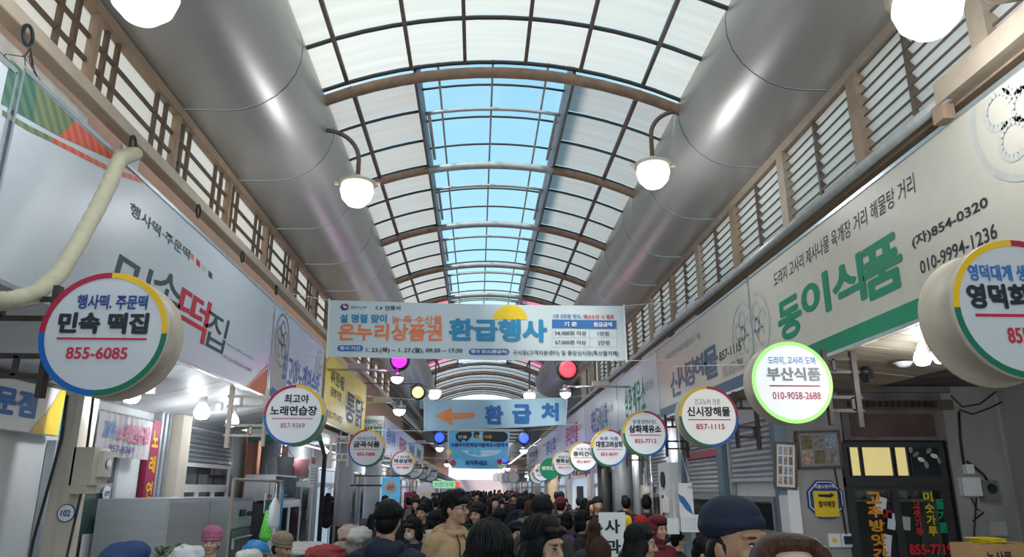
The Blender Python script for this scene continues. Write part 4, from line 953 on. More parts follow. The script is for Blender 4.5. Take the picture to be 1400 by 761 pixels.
# round columns on the left
def column(x, y, r, m, label, h=3.0):
    t = thing('column', label, 'column', (x, y, 0), 0, 'street columns'); MB().lathe([(0, 0), (r * 1.0, 0), (r, h), (0, h)], n=24).build('shaft', m, t, True); MB().lathe([(r * 1.12, 0), (r * 1.12, .9), (r, .92)], n=24).build('base_wrap', 'dark_metal', t, True); return t
mat('col_grey', (.26, .28, .31), .5, .2, .15, 3); mat('col_pale', (.45, .47, .50), .5, .1, .1, 3)
q = at(366, 660, X=-4.2); column(-4.2, 15.6, .2, 'col_grey', 'dark round column behind the bronze tube frame')
q = at(468, 690, X=-3.35); column(-3.35, q.y, .24, 'col_pale', 'grey round column by the hanging black jacket', 3.12)
q = at(508, 680, X=-3.3); column(-3.3, q.y, .26, 'col_pale', 'grey round column behind the man in the navy puffer jacket', 3.0)
q = at(436, 690, X=-3.15)
t = thing('support_pole', 'black angled steel pole carrying the yellow sign', 'pole', (-3.1, q.y, 0)); MB().tube([(0, 0, 0), (0, 0, 2.45), (-.12, -.55, 3.05)], .045, 10).build('pole', 'dark_metal', t, True)
t = thing('support_pole', 'thin pole under the four letter round sign on the left', 'pole', (-3.2, 17.6, 0)); MB().tube([(0, 0, 0), (0, 0, 3.1)], .035, 8).build('pole', 'steel_dull', t, True)
qc = at(468, 690, X=-3.35).y; p = at(449, 672, Y=qc - .27); t = thing('jacket', 'black jacket hanging on a hook by the grey column', 'jacket', tuple(p))
MB().ell((0, 0, -.16), (.15, .06, .08)).ell((0, 0, -.42), (.14, .08, .30)).ell((0, 0, -.68), (.15, .08, .18)).ell((-.16, 0, -.42), (.045, .05, .28), Matrix.Rotation(.08, 3, 'Y')).ell((.16, 0, -.42), (.045, .05, .28), Matrix.Rotation(-.08, 3, 'Y')).ell((0, .01, -.07), (.07, .06, .05)).build('jacket_body', mat('black_cloth', (.012, .012, .016), .75, 0, .3, 9, bump=.5), t, True); MB().tube([(0, 0, 0), (0, 0, .08), (.05, .2, .1)], .012, 6).build('hook', 'steel', t)
# notice, window signs
t = thing('notice_board', 'white notice board between grey column and round sign', 'board', (-3.45, 16.0, 2.15), PI / 2); MB().box(-.22, .22, -.03, 0, -.32, .32).build('board', 'white', t); MB().box(-.19, .19, -.035, -.03, .15, .28).build('red_heading', 'ring_red', t)
for j in range(6): MB().box(-.17, .17, -.035, -.03, -.25 + j * .06, -.235 + j * .06).build('text_line', 'ink_grey', t)
MB().tube([(0, -.01, .32), (0, -.01, .98)], .006, 5).build('cord', 'steel', t)
# sacks of vegetables on the left: pile of garlic bags, red mesh sack
t = thing('table', 'low display table under the bags of vegetables', 'table', (-2.75, 12.6, 0)); MB().box(-.5, .45, -1.0, 1.0, .72, .76).build('table_top', 'steel_dull', t)
for x in (-.45, .4):
    for y in (-.95, .95): MB().box(x - .02, x + .02, y - .02, y + .02, 0, .72).build('leg', 'steel', t)
mat('sack_pale', (.62, .52, .44), .8, 0, .3, 25, bump=1, col2=(.42, .25, .2)); mat('sack_red', (.5, .03, .04), .7, 0, .4, 30, bump=1, col2=(.25, .08, .05)); mat('sack_white', (.7, .68, .62), .7, 0, .1, 20, bump=1)
def blob(c, r, m, name, label, cat, grp=None, seed=0):
    rnd = random.Random(seed); mb = MB()
    if m == 'leafy':      # bundle of single limp leaves
        for i in range(110):
            d = Vector((rnd.gauss(0, 1), rnd.gauss(0, 1), rnd.gauss(0, .8))).normalized()
            mb.ell((d.x * r[0] * .8, d.y * r[1] * .8, d.z * r[2] * .75), (.055, .004, .018), Euler((rnd.uniform(0, 3), rnd.uniform(-.7, .7), rnd.uniform(0, 6))).to_matrix(), 6, 4)
    else:
        mb.ell((0, 0, 0), r, None, 30, 20); q = []
        for v in mb.v:
            v = Vector(v); n = noise.noise(v * 14 + Vector((seed, 0, 0))) + .5 * noise.noise(v * 34 + Vector((0, seed, 0))); w_ = v * (1 + .22 * n); w_.z = max(w_.z, -r[2] * .8); q.append(tuple(w_))
        mb.v = q
    o = tag(mb.build(name, m, None, True), label, cat, grp); o.location = c; return o
for i, (px, py, m, l) in enumerate(((470, 748, 'sack_pale', 'lower left bag of the pale garlic pile'), (485, 745, 'sack_white', 'middle bag of the pale garlic pile'), (478, 727, 'sack_pale', 'top bag of the pale garlic pile, in front of the column'), (492, 730, 'sack_white', 'rear right bag of the pale garlic pile'))):
    p = at(px, py + 2, Y=13.2 - .2 * i); blob(tuple(p), (.2, .17, .14), m, 'vegetable_bag', l, 'bag', 'garlic bags on the left table', i)
blob(tuple(at(446, 757, Y=11.9)), (.30, .25, .14), 'sack_red', 'mesh_sack', 'red mesh sack lying at the foot of the support pole', 'sack', None, 9)
blob((-2.75, 12.6, .87), (.42, .8, .11), 'sack_white', 'vegetable_bag', 'long white bag flat under the garlic pile', 'bag', 'garlic bags on the left table', 11)
# vegetables before the woman with the pink hat
t = thing('table', 'display table in front of the steel cabinet', 'table', (-3.1, 7.6, 0)); MB().box(-.45, .35, -1.1, 1.1, .72, .76).build('table_top', 'steel_dull', t)
for x in (-.4, .3):
    for y in (-1.0, 1.0): MB().box(x - .02, x + .02, y - .02, y + .02, 0, .72).build('leg', 'steel', t)
mat('leafy', (.16, .2, .12), .7, 0, .4, 18, bump=1, col2=(.35, .36, .3))
for i, (px, py, m, l) in enumerate(((236, 758, 'leafy', 'bundle of wilted greens left of the pink hat'), (254, 762, 'bag_white', 'clear plastic wrapped bundle beside the wilted greens'))):
    p = at(px, py, Y=6.9); blob(tuple(p), (.17, .2, .10), m, 'greens_bundle', l, 'vegetables', 'produce before the steel cabinet', 20 + i)
for i in range(3): blob((-3.3 + .1 * i, 7.1 + .55 * i, .86), (.25, .28, .13), 'leafy' if i % 2 else 'sack_white', 'vegetable_bag', ['nearest', 'middle', 'farthest'][i] + ' low bag on the table before the steel cabinet', 'bag', 'low bags before the cabinet', 30 + i)
# air hose, hanging rings
hp = [at(*q, X=-2.95) for q in ((-30, 408), (10, 412), (48, 402), (80, 375), (105, 335), (130, 290), (150, 250), (163, 218), (160, 203), (148, 198))]
hp = hp[:-2] + [Vector((-3.0, hp[-3].y + .35, hp[-3].z + .22)), Vector((-3.3, hp[-3].y + .45, hp[-3].z + .22))]
t = tag(MB().tube(sum([[hp[i].lerp(hp[i + 1], k / 6) for k in range(6)] for i in range(len(hp) - 1)], []) + [hp[-1]], [.058 + .005 * (j % 2) for j in range(6 * (len(hp) - 1) + 1)], 12).build('duct_hose', mat('hose', (.52, .50, .36), .6, 0, .1, 14, bump=.4), None, True), 'cream tape wrapped air hose bending down over the white fascia', 'hose')
for (x, y) in ((40, 40), (183, 190), (272, 283), (332, 346), (378, 392)):
    p = at(x, y, X=-3.22); t = tag(MB().tube([(0, .055 * math.cos(a), .075 * math.sin(a) - .05) for a in [2 * PI * i / 16 for i in range(17)]], .012, 6).build('iron_ring', 'ink', None, True), 'black iron ring hanging under the lattice rail, %s from the near end' % {40: 'first', 183: 'second', 272: 'third', 332: 'fourth', 378: 'fifth'}[x], 'ring', 'iron rings under the lattice rail'); t.location = p
tt = thing('wire_tangle', 'tangle of thin black wires under the first iron ring', 'wires', tuple(at(42, 66, X=-3.26)))
for i in range(7):
    rnd = random.Random(i); MB().tube([(0, 0, 0), (-.02, rnd.uniform(-.05, .1), -.08), (-.03, rnd.uniform(-.25, .3), rnd.uniform(-.22, -.1)), (-.04, rnd.uniform(-.3, .45), rnd.uniform(-.35, -.15))], .004, 4).build('wire', 'ink', tt)
MB().box(-3.47, -3.46, 3.0, 6.0, 4.4, 4.96).build('tarpaulin', mat('tarp', (.68, .68, .64), .6, 0, .1, 8, bump=.6), wl)

# ---- right: a shop wall facing the viewer closes a side recess; shutters beyond it (plane 4.35)
YW = 9.6
def wallthing(name, label, cat, x0, x1, z0, z1, m, d=.02, pn='board'):
    t = thing(name, label, cat, ((x0 + x1) / 2, YW, 0), 0); w2 = (x1 - x0) / 2
    MB().box(-w2, w2, -d, 0, z0, z1).build(pn, m, t); return t
zT = at(1200, 560, Y=YW).z; zH = at(1200, 603, Y=YW).z; xd0 = at(1158, 650, Y=YW).x; xd1 = at(1300, 650, Y=YW).x
wallthing('wall_facing', 'stained concrete facing carrying the octagonal sign', 'wall panel', 4.01, xd0 - .01, 0, 3.1, conc, .03, 'facing')
wallthing('wall_facing', 'plain grey concrete facing right of the mill door', 'wall panel', xd1 + .01, at(1376, 650, Y=YW).x, 0, 3.1, conc, .03, 'facing')
hp_ = wallthing('header_panel', 'dark timber header above the mill door', 'panel', xd0, xd1, zH + .01, 3.1, dark_conc, .05)
w2 = (xd1 - xd0) / 2; MB().box(-w2 - .25, w2 + .1, -.14, -.05, zT, zT + .12).build('beam', 'bar_brown', hp_); MB().box(-w2 + .1, w2 - .15, -.07, -.05, zH + .06, zT - .06).build('recess_board', mat('dark_brown', (.10, .065, .055), .7, 0, .3, 3), hp_)  # recess board in mottled dark brown
MB().box(-w2 - .25, w2 + .1, -.12, -.05, zT + .22, 3.1).build('beam', dark_conc, hp_)
for i in range(14): MB().box(-w2 + .05 + i * w2 / 8, -w2 + .12 + i * w2 / 8, -.17, -.14, zT + .02, zT + .10).build('carved_block', 'iron', hp_)
F = W(0, YW - .05, 1230, 690, 'shop_door', 'dark framed chili mill door with coloured vertical lettering', 'door')
L_ = F[1]; xl = L_(1159, 700)[0]; xr = L_(1299, 690)[0]; zt = L_(1290, 604)[1]; zb = -F[0].location.z
zm0 = L_(1230, 652)[1]; zm1 = L_(1230, 665)[1]
frame_box(F, xl, zb, xr, zt, .07, -.04, .04, 'dark_metal', 'door_frame')
MB().box(xl, xr, -.06, .03, zm1, zm0).build('transom_bar', 'dark_metal', F[0])
lit_y = mat('lit_curtain', (.75, .62, .25), .6, emit=(1, .82, .35), es=.42)
for (a, b, m) in ((1160, 1176, lit_y), (1177, 1220, lit_y), (1222, 1241, lit_y), (1243, 1291, 'dark_glass')):
    a_, b_ = L_(a, 630)[0], L_(b, 630)[0]
    fr = frame_box(F, a_, zm0, b_, zt - .04, .02, -.03, .02, 'dark_metal', 'transom_sash')
    MB().box(a_ + .02, b_ - .02, -.01, .0, zm0 + .02, zt - .06).build('transom_pane', m, fr)
for k in range(7): a_ = L_(1247 + 6.2 * k, 640)[0]; MB().ell((a_, -.03, L_(1250, 614 + (k * 7) % 26)[1]), (.03, .012, .05), Matrix.Rotation(k, 3, 'Y'), 8, 6).build('reflected_leaf', ['ink_grey', 'leafy', 'white'][k % 3], F[0])
mid = L_(1226, 700)[0]
for (a, b) in ((xl + .06, mid), (mid, xr - .06)):
    lf = frame_box(F, a, zb + .05, b, zm1, .045, -.03, .03, 'dark_metal', 'door_leaf'); MB().box(a + .04, b - .04, -.01, .0, zb + .1, zm1 - .04).build('glass_pane', gl, lf)
def vert(s, px, ytop, ybot, m, b=.03, sz=None):
    n = len(s); za, zc_ = L_(px, ytop)[1], L_(px, ybot)[1]; dz = (za - zc_) / n; sz = sz or dz * .86; x = L_(px, ytop)[0]
    for i, ch in enumerate(s): lettering(ch, (x - sz / 2, za - i * dz - dz * .86, x + sz / 2, za - i * dz), m, F[0], -.025, b)
mat('lt_orange', (.85, .35, .02), .5); mat('lt_red', (.75, .03, .05), .5); mat('lt_yellow', (.85, .65, .02), .5); mat('lt_green', (.0, .42, .2), .5)
vert('고추방앗간', 1192, 672, 768, 'lt_orange', .04, .2)
vert('고춧가루', 1250, 684, 734, 'lt_red'); vert('미숫가루', 1266, 672, 735, 'lt_yellow'); vert('들기름', 1283, 682, 730, 'lt_green')
a = L_(1243, 758); b = L_(1300, 743); lettering('855-7719', (a[0], a[1], b[0], b[1]), 'lt_red', F[0], -.025, .04)
for (x, z, w_, h_, m) in ((1203, 690, .14, .2, 'white'), (1218, 712, .1, .2, 'bag_white'), (1238, 715, .1, .16, 'ink_faint'), (1212, 745, .1, .26, 'white'), (1212, 702, .12, .1, 'ring_red')):
    q = L_(x, z); MB().box(-w_ / 2, w_ / 2, -.022, -.018, -h_ / 2, h_ / 2, Matrix.Translation((q[0], 0, q[1])) @ Matrix.Rotation(.25 - .003 * (x - 1200), 4, 'Y')).build('paper_note', m, F[0])
# shop room behind the glass with a shelf of bags
rs = struct('trim_5')
MB().box(xd0 - .05, xd1 + .05, YW + .9, YW + .95, 0, 2.6).build('room_back', mat('room_back', (.10, .09, .09), .8, 0, .3, 3), rs); MB().box(xd0 - .05, xd0 + .0, YW, YW + .95, 0, 2.6).build('room_side', 'dark_interior', rs); MB().box(xd1, xd1 + .05, YW, YW + .95, 0, 2.6).build('room_side', 'dark_interior', rs); MB().box(xd0, xd1, YW, YW + .95, 2.6, 2.65).build('room_top', 'dark_interior', rs)
zs_ = at(1230, 682, Y=YW + .4).z; hw_ = (xd1 - xd0) / 2 - .06
t = thing('shelf', 'shelf of bagged goods seen through the mill door', 'shelf', ((xd0 + xd1) / 2, YW + .4, zs_)); MB().box(-hw_, hw_, -.15, .3, -.03, 0).build('board', 'tan_light', t)
for x in (-hw_ + .02, hw_ - .02): MB().box(x - .02, x + .02, -.1, .3, -zs_, -.03).build('leg', 'tan_light', t)
for i in range(8):
    o = tag(MB().ell((0, 0, .09), (.085, .08, .09), None, 12, 8).build('goods_bag', ['sack_pale', 'sack_white', 'bag_white'][i % 3], None, True), '%s pale bag from the left on the shelf behind the mill door glass' % ['first', 'second', 'third', 'fourth', 'fifth', 'sixth', 'seventh', 'eighth'][i], 'bag', 'bags behind the mill door'); o.location = (xd0 + .16 + i * .155, YW + .4, zs_)
def photo_board(px, cs, label, cols, tilt, seed, fm='bar_brown', mm='white'):
    F = W(0, YW - .10, px[0], px[1], 'photo_board', label, 'picture frame', 'framed photo boards by the mill door'); a = F[1](*cs[0]); b = F[1](*cs[1])
    w2 = (b[0] - a[0]) / 2; h2 = (a[1] - b[1]) / 2; F[0].rotation_euler = tilt
    MB().box(-w2, w2, .0, .03, -h2, h2).build('backing', mm, F[0]); frame_box(F, -w2, -h2, w2, h2, .03, -.015, .03, fm, 'frame')
    r, c = cols
    for i in range(c):
        for j in range(r):
            x0 = -w2 + .05 + i * (2 * w2 - .1) / c; z0 = -h2 + .05 + j * (2 * h2 - .1) / r
            k = (i * r + j * 2) % 5
            m = mat('photo_%d_%d' % (seed, k), [(.35, .12, .1), (.1, .15, .25), (.3, .25, .12), (.12, .14, .12), (.5, .42, .4)][k], .3, 0, .5, 22, col2=[(.7, .6, .5), (.5, .6, .7), (.1, .1, .1), (.6, .55, .5), (.1, .1, .12)][k])
            MB().box(x0 + .01, x0 + (2 * w2 - .1) / c - .01, -.004, 0, z0 + .01, z0 + (2 * h2 - .1) / r - .01).build('photo_print', m, F[0])
photo_board((1074, 636), ((1055, 603), (1093, 668)), 'white photo board in a tilted dark frame, left of the two', (4, 3), (.1, .06, 0), 1)
photo_board((1120, 614), ((1087, 588), (1153, 640)), 'landscape frame of food photos above the octagonal sign', (2, 3), (.1, -.03, 0), 2, 'bar_brown', 'ink_grey')
F = W(0, YW - .04, 1128, 682, 'octagon_sign', 'blue octagonal badge sign with a yellow plate', 'sign'); r = .25
MB().prism([(r * math.cos(PI / 8 + i * PI / 4), r * math.sin(PI / 8 + i * PI / 4)) for i in range(8)], -.02, .0).build('octagon', 'ink_navy', F[0])
mb = MB(); pts = []
for i in range(9):
    for rr in (.88, .93): pts.append((r * rr * math.cos(PI / 8 + i * PI / 4), -.023, r * rr * math.sin(PI / 8 + i * PI / 4)))
mb.add(pts, [(2 * i, 2 * i + 1, 2 * i + 3, 2 * i + 2) for i in range(8)]).build('white_line', 'white', F[0])
lettering('자율소방구역', (-.13, .13, .13, .18), 'white', F[0], -.024, .02); MB().box(-.16, .15, -.035, -.024, -.21, .10).build('yellow_plate', 'yellow', F[0])
lettering('참여매장', (-.11, -.10, .11, -.02), 'ink', F[0], -.038, .04); MB().prism([(-.1, .06), (.06, .06), (.06, .08), (.11, .05), (.06, .02), (-.1, .03)], -.038, -.036).build('arrow', 'ink', F[0])
F = W(0, YW - .04, 1148, 738, 'wall_outlet', 'white double outlet with a plug low on the concrete', 'outlet'); MB().box(-.15, .0, -.03, 0, -.08, .08).build('plate', 'white', F[0]); MB().box(.01, .15, -.03, 0, -.08, .08).build('plate', 'white', F[0]); MB().box(.04, .13, -.07, -.03, -.04, .05).build('plug', 'ink', F[0]); MB().lathe([(0, -.035), (.03, -.035), (.03, -.03)], (-.08, 0, 0), 14, 'y').build('socket', 'yellow', F[0])
MB().tube([(.08, -.03, .07), (.07, -.02, .4), (.03, -.02, .9), (.0, -.02, 1.25)], .01, 6).build('cable', 'rubber', F[0], True)
F = W(0, YW - .06, 1083, 690, 'paper_roll', 'long white papers hanging under the tilted photo board', 'paper'); MB().box(-.05, .1, -.015, -.01, -.45, .22).build('sheet', 'white', F[0]); MB().box(-.16, -.04, -.01, .0, -.6, .12).build('sheet', 'banner_grey', F[0])
def wallbox(px, py, w_, h_, d, m, name, label, cat='box'):
    F = W(0, YW - .05, px, py, name, label, cat, 'electrical boxes on the right wall'); MB().box(-w_ / 2, w_ / 2, -d, .02, -h_ / 2, h_ / 2).build('case', m, F[0]); MB().box(-w_ / 2 + .01, w_ / 2 - .01, -d - .012, -d, -h_ / 2 + .01, h_ / 2 - .01).build('lid', m, F[0]); return F
wallbox(1325, 665, .24, .23, .07, 'white', 'junction_box', 'square white junction box on the concrete right of the mill door')
F = wallbox(1349, 671, .19, .26, .1, mat('meter_grey', (.2, .21, .2), .4), 'electric_meter', 'grey electric meter touching the white junction box', 'meter'); MB().lathe([(0, -.13), (.06, -.13), (.065, -.11)], (0, 0, .03), 18, 'y').build('dial', 'dark_glass', F[0])
wallbox(1323, 641, .1, .12, .06, 'white', 'breaker', 'small white breaker above the square junction box')
wallbox(1362, 722, .22, .18, .05, mat('box_grey', (.45, .45, .44), .5), 'junction_box', 'grey box below the electric meter')
for i, pts in enumerate((((1311, 562), (1313, 600), (1318, 635)), ((1322, 630), (1335, 640), (1346, 650), (1350, 657)), ((1328, 680), (1335, 695), (1345, 700), (1330, 712)), ((1312, 560), (1330, 566), (1352, 558), (1372, 548)), ((1300, 540), (1316, 556), (1340, 552), (1362, 535)), ((1335, 680), (1332, 730), (1336, 765)))):
    t = tag(MB().tube([at(*q, Y=YW - .055) for q in pts], .016 if i < 2 else .010, 6).build('cable', 'rubber', None, True), ['thick black cable dropping to the small breaker', 'black cable looping from the breaker to the electric meter', 'thin cable loop under the junction box', 'cable arching right under the canopy', 'upper cable arching right under the canopy', 'cable running down below the junction box'][i], 'cable', 'cables on the right wall')
p = at(1368, 752, Y=7.2); zt_ = at(1368, 744, Y=7.2).z; t = thing('cardboard_box', 'brown cardboard carton at the lower right edge', 'box', (p.x, 7.2, 0))
MB().box(-.24, .5, .0, .4, zt_ - .4, zt_).build('carton', mat('cardboard', (.48, .29, .13), .75, 0, .1, 5), t); lettering('농산물', (-.15, zt_ - .17, .1, zt_ - .06), 'ink', t, -.005, .02); MB().box(-.24, .5, .0, .4, 0, zt_ - .41).build('lower_carton', 'cardboard', t)
t = thing('leaflets', 'heap of yellow leaflets on the cardboard carton', 'leaflets', (p.x - .03, 7.35, zt_))
for i in range(8): MB().box(-.14, .14, -.06, .06, .003 + i * .007, .008 + i * .007, Matrix.Translation((random.uniform(-.06, .06), 0, 0)) @ Matrix.Rotation(random.uniform(-.5, .5), 4, 'Z')).build('leaflet', mat('leaflet_yellow', (.85, .7, .03), .6), t)
# CCTV, smoke dome
p = at(1181, 500, X=4.25); t = thing('security_camera', 'black security camera under the wooden canopy', 'camera', tuple(p)); zc_ = 3.05 - p.z
MB().lathe([(0, zc_), (.09, zc_), (.09, zc_ - .03), (.03, zc_ - .05), (.025, -.02), (0, -.02)], n=18).build('mount', 'dark_metal', t, True); MB().ell((0, -.01, -.09), (.055, .075, .10), Matrix.Rotation(.3, 3, 'X')).build('housing', 'ink', t, True); MB().lathe([(0, -.11), (.03, -.11), (.035, -.08)], (0, 0, -.13), 14, 'y').build('lens', 'dark_glass', t)
p = at(1236, 499, X=4.35); t = thing('smoke_detector', 'small white dome detector on the wooden canopy', 'detector', (p.x, p.y, 3.045)); MB().lathe([(0, -.05), (.05, -.045), (.085, -.01), (.085, .0), (0, 0)], n=22).build('dome', 'white', t, True); MB().lathe([(.085, -.012), (.1, -.008), (.1, .0)], n=22).build('rim', 'white', t)
# shutters right
shutter(1, 3.99, 10.75, 1.8, 1.95, 2.75, 'grey rolling shutter half open left of the photo boards', 'col_pale')
shutter(1, 3.99, 13.1, 1.9, 1.8, 2.75, 'grey rolling shutter with a red band behind the calendars', 'col_pale', True)
shutter(1, 3.99, 16.6, 2.2, 1.9, 2.7, 'far rolling shutter on the right behind the pipes', 'col_pale')
for (y, w_, l) in ((10.75, 1.6, 'dark glass front below the shutter left of the photo boards'), (13.1, 1.7, 'dark glass front below the red banded shutter'), (16.6, 2.0, 'dark glass front below the far right shutter')):
    local_door(1, 3.995, y, w_, 1.7, l, 'col_grey', 'dark_glass')
mat('col_blue', (.16, .23, .29), .5, .2, .1, 3)
for (y, m, l) in ((11.95, 'col_blue', 'blue grey steel post between the two near shutters'), (14.3, 'col_blue', 'blue grey steel post right of the calendars'), (17.9, 'col_blue', 'blue grey steel post past the white dial panel')):
    t = thing('steel_post', l, 'post', (3.97, y, 0), -PI / 2, 'steel posts between the right shutters'); MB().box(-.14, .14, -.1, .0, 0, 3.0).build('post', m, t)
t = thing('appliance', 'tall white panel with a round dial behind the calendars', 'panel', (3.84, 15.1, 0), -PI / 2); MB().box(-.45, .45, -.1, .1, 0, 2.3).build('body', 'wall_white', t); MB().lathe([(.12, -.03), (.155, -.03), (.155, 0)], (-.05, -.1, 1.98), 24, 'y').build('dial_rim', 'ink', t); MB().lathe([(0, -.02), (.12, -.02), (.12, 0)], (-.05, -.1, 1.98), 24, 'y').build('dial_face', 'white', t); MB().box(-.1, .25, -.14, -.1, 1.35, 1.62).build('handle_box', 'white', t); MB().box(-.16, -.1, -.13, -.1, 1.3, 1.68).build('latch', 'ink', t)
# calendars on strings
def sheetmb(F, a, b, d, m, name='sheet'): return wb(F, a, b, d - .004, d, m, name)
t = thing('calendar', 'hanging calendar with a blue fish picture', 'calendar', tuple(at(942, 690, Y=8.6))); 
def Lc(x, y): p = at(x, y, Y=8.6) - t.location; return (p.x, p.z)
def cal(a, b, d, m, n): p, q = Lc(*a), Lc(*b); return MB().box(p[0], q[0], d - .004, d, q[1], p[1]).build(n, m, t)
cal((927, 660), (949, 704), 0, 'white', 'sheet'); cal((930, 703), (959, 727), -.01, 'white', 'sheet'); cal((912, 708), (930, 730), .03, 'white', 'sheet'); cal((919, 662), (926, 712), .04, 'banner_grey', 'sheet')
fc = Lc(938, 690); mb = MB(); Mf = Matrix.Rotation(-.95, 4, 'Y')
mb.prism([(-.15, 0), (-.08, .035), (.04, .03), (.12, .0), (.17, .035), (.17, -.035), (.12, -.005), (.04, -.03), (-.08, -.032)], -.009, -.006); mb.v = [tuple(Matrix.Rotation(.95, 3, 'Y') @ Vector(v) + Vector((fc[0], 0, fc[1]))) for v in mb.v]; mb.build('fish_picture', 'ink_blue', t)
for k in range(5): a = Lc(933, 708 + k * 3.4); lettering('1 2 3 4 5 6 7', (a[0], a[1] - .012, a[0] + .18, a[1]), 'ink_grey', t, -.016)
lettering('사랑', (Lc(940, 668)[0], Lc(940, 668)[1], Lc(947, 664)[0], Lc(947, 663)[1]), 'ink', t, -.006)
p0 = Lc(936, 660); p1 = Lc(929, 612)
MB().tube([(p0[0] - .05, 0, p0[1]), (p1[0], 0, p1[1]), (p0[0] + .06, 0, p0[1])], .005, 5).build('string', 'white', t); MB().tube([(p1[0], 0, p1[1]), (p1[0] - .01, 0, 3.2 - t.location.z), (1.35, 0, 3.25 - t.location.z)], .005, 5).build('string', 'white', t)
# pipes and conduits further down, columns on the right
for (px, X_, r, m, l) in ((886, 3.85, .05, 'col_pale', 'pale vertical pipe right of the fourth round sign column'), (893, 3.85, .03, 'steel', 'thin pipe beside the pale vertical pipe'), (862, 3.8, .04, 'dark_metal', 'dark pipe beside the big grey column')):
    q = at(px, 700, X=X_); t = thing('pipe', l, 'pipe', (X_, q.y, 0), 0, 'vertical pipes on the right'); MB().tube([(0, 0, 0), (0, 0, 3.05)], r, 10).build('pipe', m, t, True)
    for z in (.8, 1.9, 2.5): MB().lathe([(r * 1.4, z - .03), (r * 1.4, z + .03), (r, z + .035)], n=12).build('clamp', 'steel', t)
q = at(884, 672, X=3.82); t = thing('gas_meter', 'cream gas meter on the pale vertical pipe', 'meter', (3.82, q.y, q.z)); MB().box(-.12, .12, -.12, .1, -.14, .14).build('case', 'cream', t); MB().lathe([(0, -.03), (.07, -.03), (.07, 0)], (0, -.12, .04), 18, 'y').build('dial', 'white', t); MB().tube([(-.05, 0, .14), (-.05, 0, .4)], .02, 8).build('pipe', 'cream', t)
for (px, X_, r, m, l) in ((854, 3.5, .22, 'col_grey', 'big grey round column right of the whole 853 sign'), (828, 3.6, .2, 'dark_metal', 'dark column left of the big grey column'), (756, 3.05, .2, mat('col_beige', (.55, .42, .27), .5, 0, .08), 'beige round column under the green round sign')):
    q = at(px, 700, X=X_); column(X_, q.y, r, m, l, 3.0)
t = thing('shop_window', 'bright shop window with pale frame behind the crowd on the right', 'window', (3.995, 29, 0), -PI / 2); F = (t, None, 0, 0)
frame_box(F, -2.2, .3, 2.2, 2.3, .12, -.1, 0, 'white', 'window_frame'); MB().box(-2.1, 2.1, -.05, -.04, .4, 2.2).build('glass_pane', mat('lit_window', (.5, .6, .68), .3, 0, .4, 1.5, emit=(.6, .8, 1), es=.35), t); MB().box(-1.0, .8, -.07, -.05, .6, 1.9).build('dark_opening', 'dark_interior', t)
t = thing('header_panel', 'brown timber panel above the bright shop window on the right', 'panel', (3.995, 29, 0), -PI / 2); MB().box(-2.2, 2.2, -.06, 0, 2.35, 2.95).build('board', mat('timber_brown', (.32, .14, .07), .6, 0, .2), t)
# generic far shopfronts on both sides
rnd = random.Random(5)
fronts = ['dark_glass', 'lit_window', 'green_glass']
for s in (-1, 1):
    y = 19.5 if s < 0 else 20.5; k = 0
    while y < 100:
        w_ = rnd.uniform(3, 4.5)
        if not (s > 0 and 26 < y < 31.5):
            t = local_door(s, -4.59 if s < 0 else 3.995, y, w_ * .8, 2.4, '%s shop front on the %s, %s' % (['dark glazed', 'brightly lit', 'green glazed'][k % 3], 'left' if s < 0 else 'right', ['just past the round signs', 'beside the banners', 'beyond the banners', 'in the far half', 'far down the arcade', 'very far down', 'among the last fronts', 'near the end', 'at the end', 'at the very end', 'farthest', 'last', 'last of all', 'final one', 'final'][min(k, 14)]), 'steel', fronts[k % 3], mull=2)
        y += w_; k += 1
t = thing('steel_post', 'pale blue corner post carrying the tilted photo board', 'post', (3.93, YW, 0)); MB().box(-.09, .07, -.06, .1, 0, 3.05).build('post', 'col_blue', t)

p = at(367, 687, X=-3.5); t = thing('notice_poster', 'small red, white and green poster behind the bronze frame', 'poster', tuple(p), PI / 2); MB().box(-.22, .22, 0, .01, -.16, .16).build('sheet', 'white', t); MB().box(-.21, .21, -.004, 0, -.13, .05).build('green_block', 'ink_green', t); lettering('영업중', (-.15, .07, .15, .14), 'ink_red', t, -.006, .03); MB().tube([(0, .005, .16), (0, .1, .6), (0, -.5, 1.15)], .005, 5).build('cord', 'steel', t)
for i, (px, py, Yq, m, l) in enumerate(((350, 752, 9.6, 'cord_blue', 'blue plastic bundle under the bronze frame'), (340, 765, 9.0, 'sack_white', 'white sack under the bronze frame'), (362, 768, 9.2, 'leafy', 'heap of greens beside the white sack'))):
    blob(tuple(at(px, py, Y=Yq)), (.16, .18, .12), m, 'goods_bundle', l, 'bundle', 'goods under the bronze frame', 40 + i)
t = thing('table', 'low table below the bundles under the bronze frame', 'table', (-2.85, 9.35, 0)); MB().box(-.4, .35, -.6, .6, .62, .66).build('table_top', 'steel_dull', t)
for x in (-.35, .3):
    for y in (-.55, .55): MB().box(x - .02, x + .02, y - .02, y + .02, 0, .62).build('leg', 'steel', t)
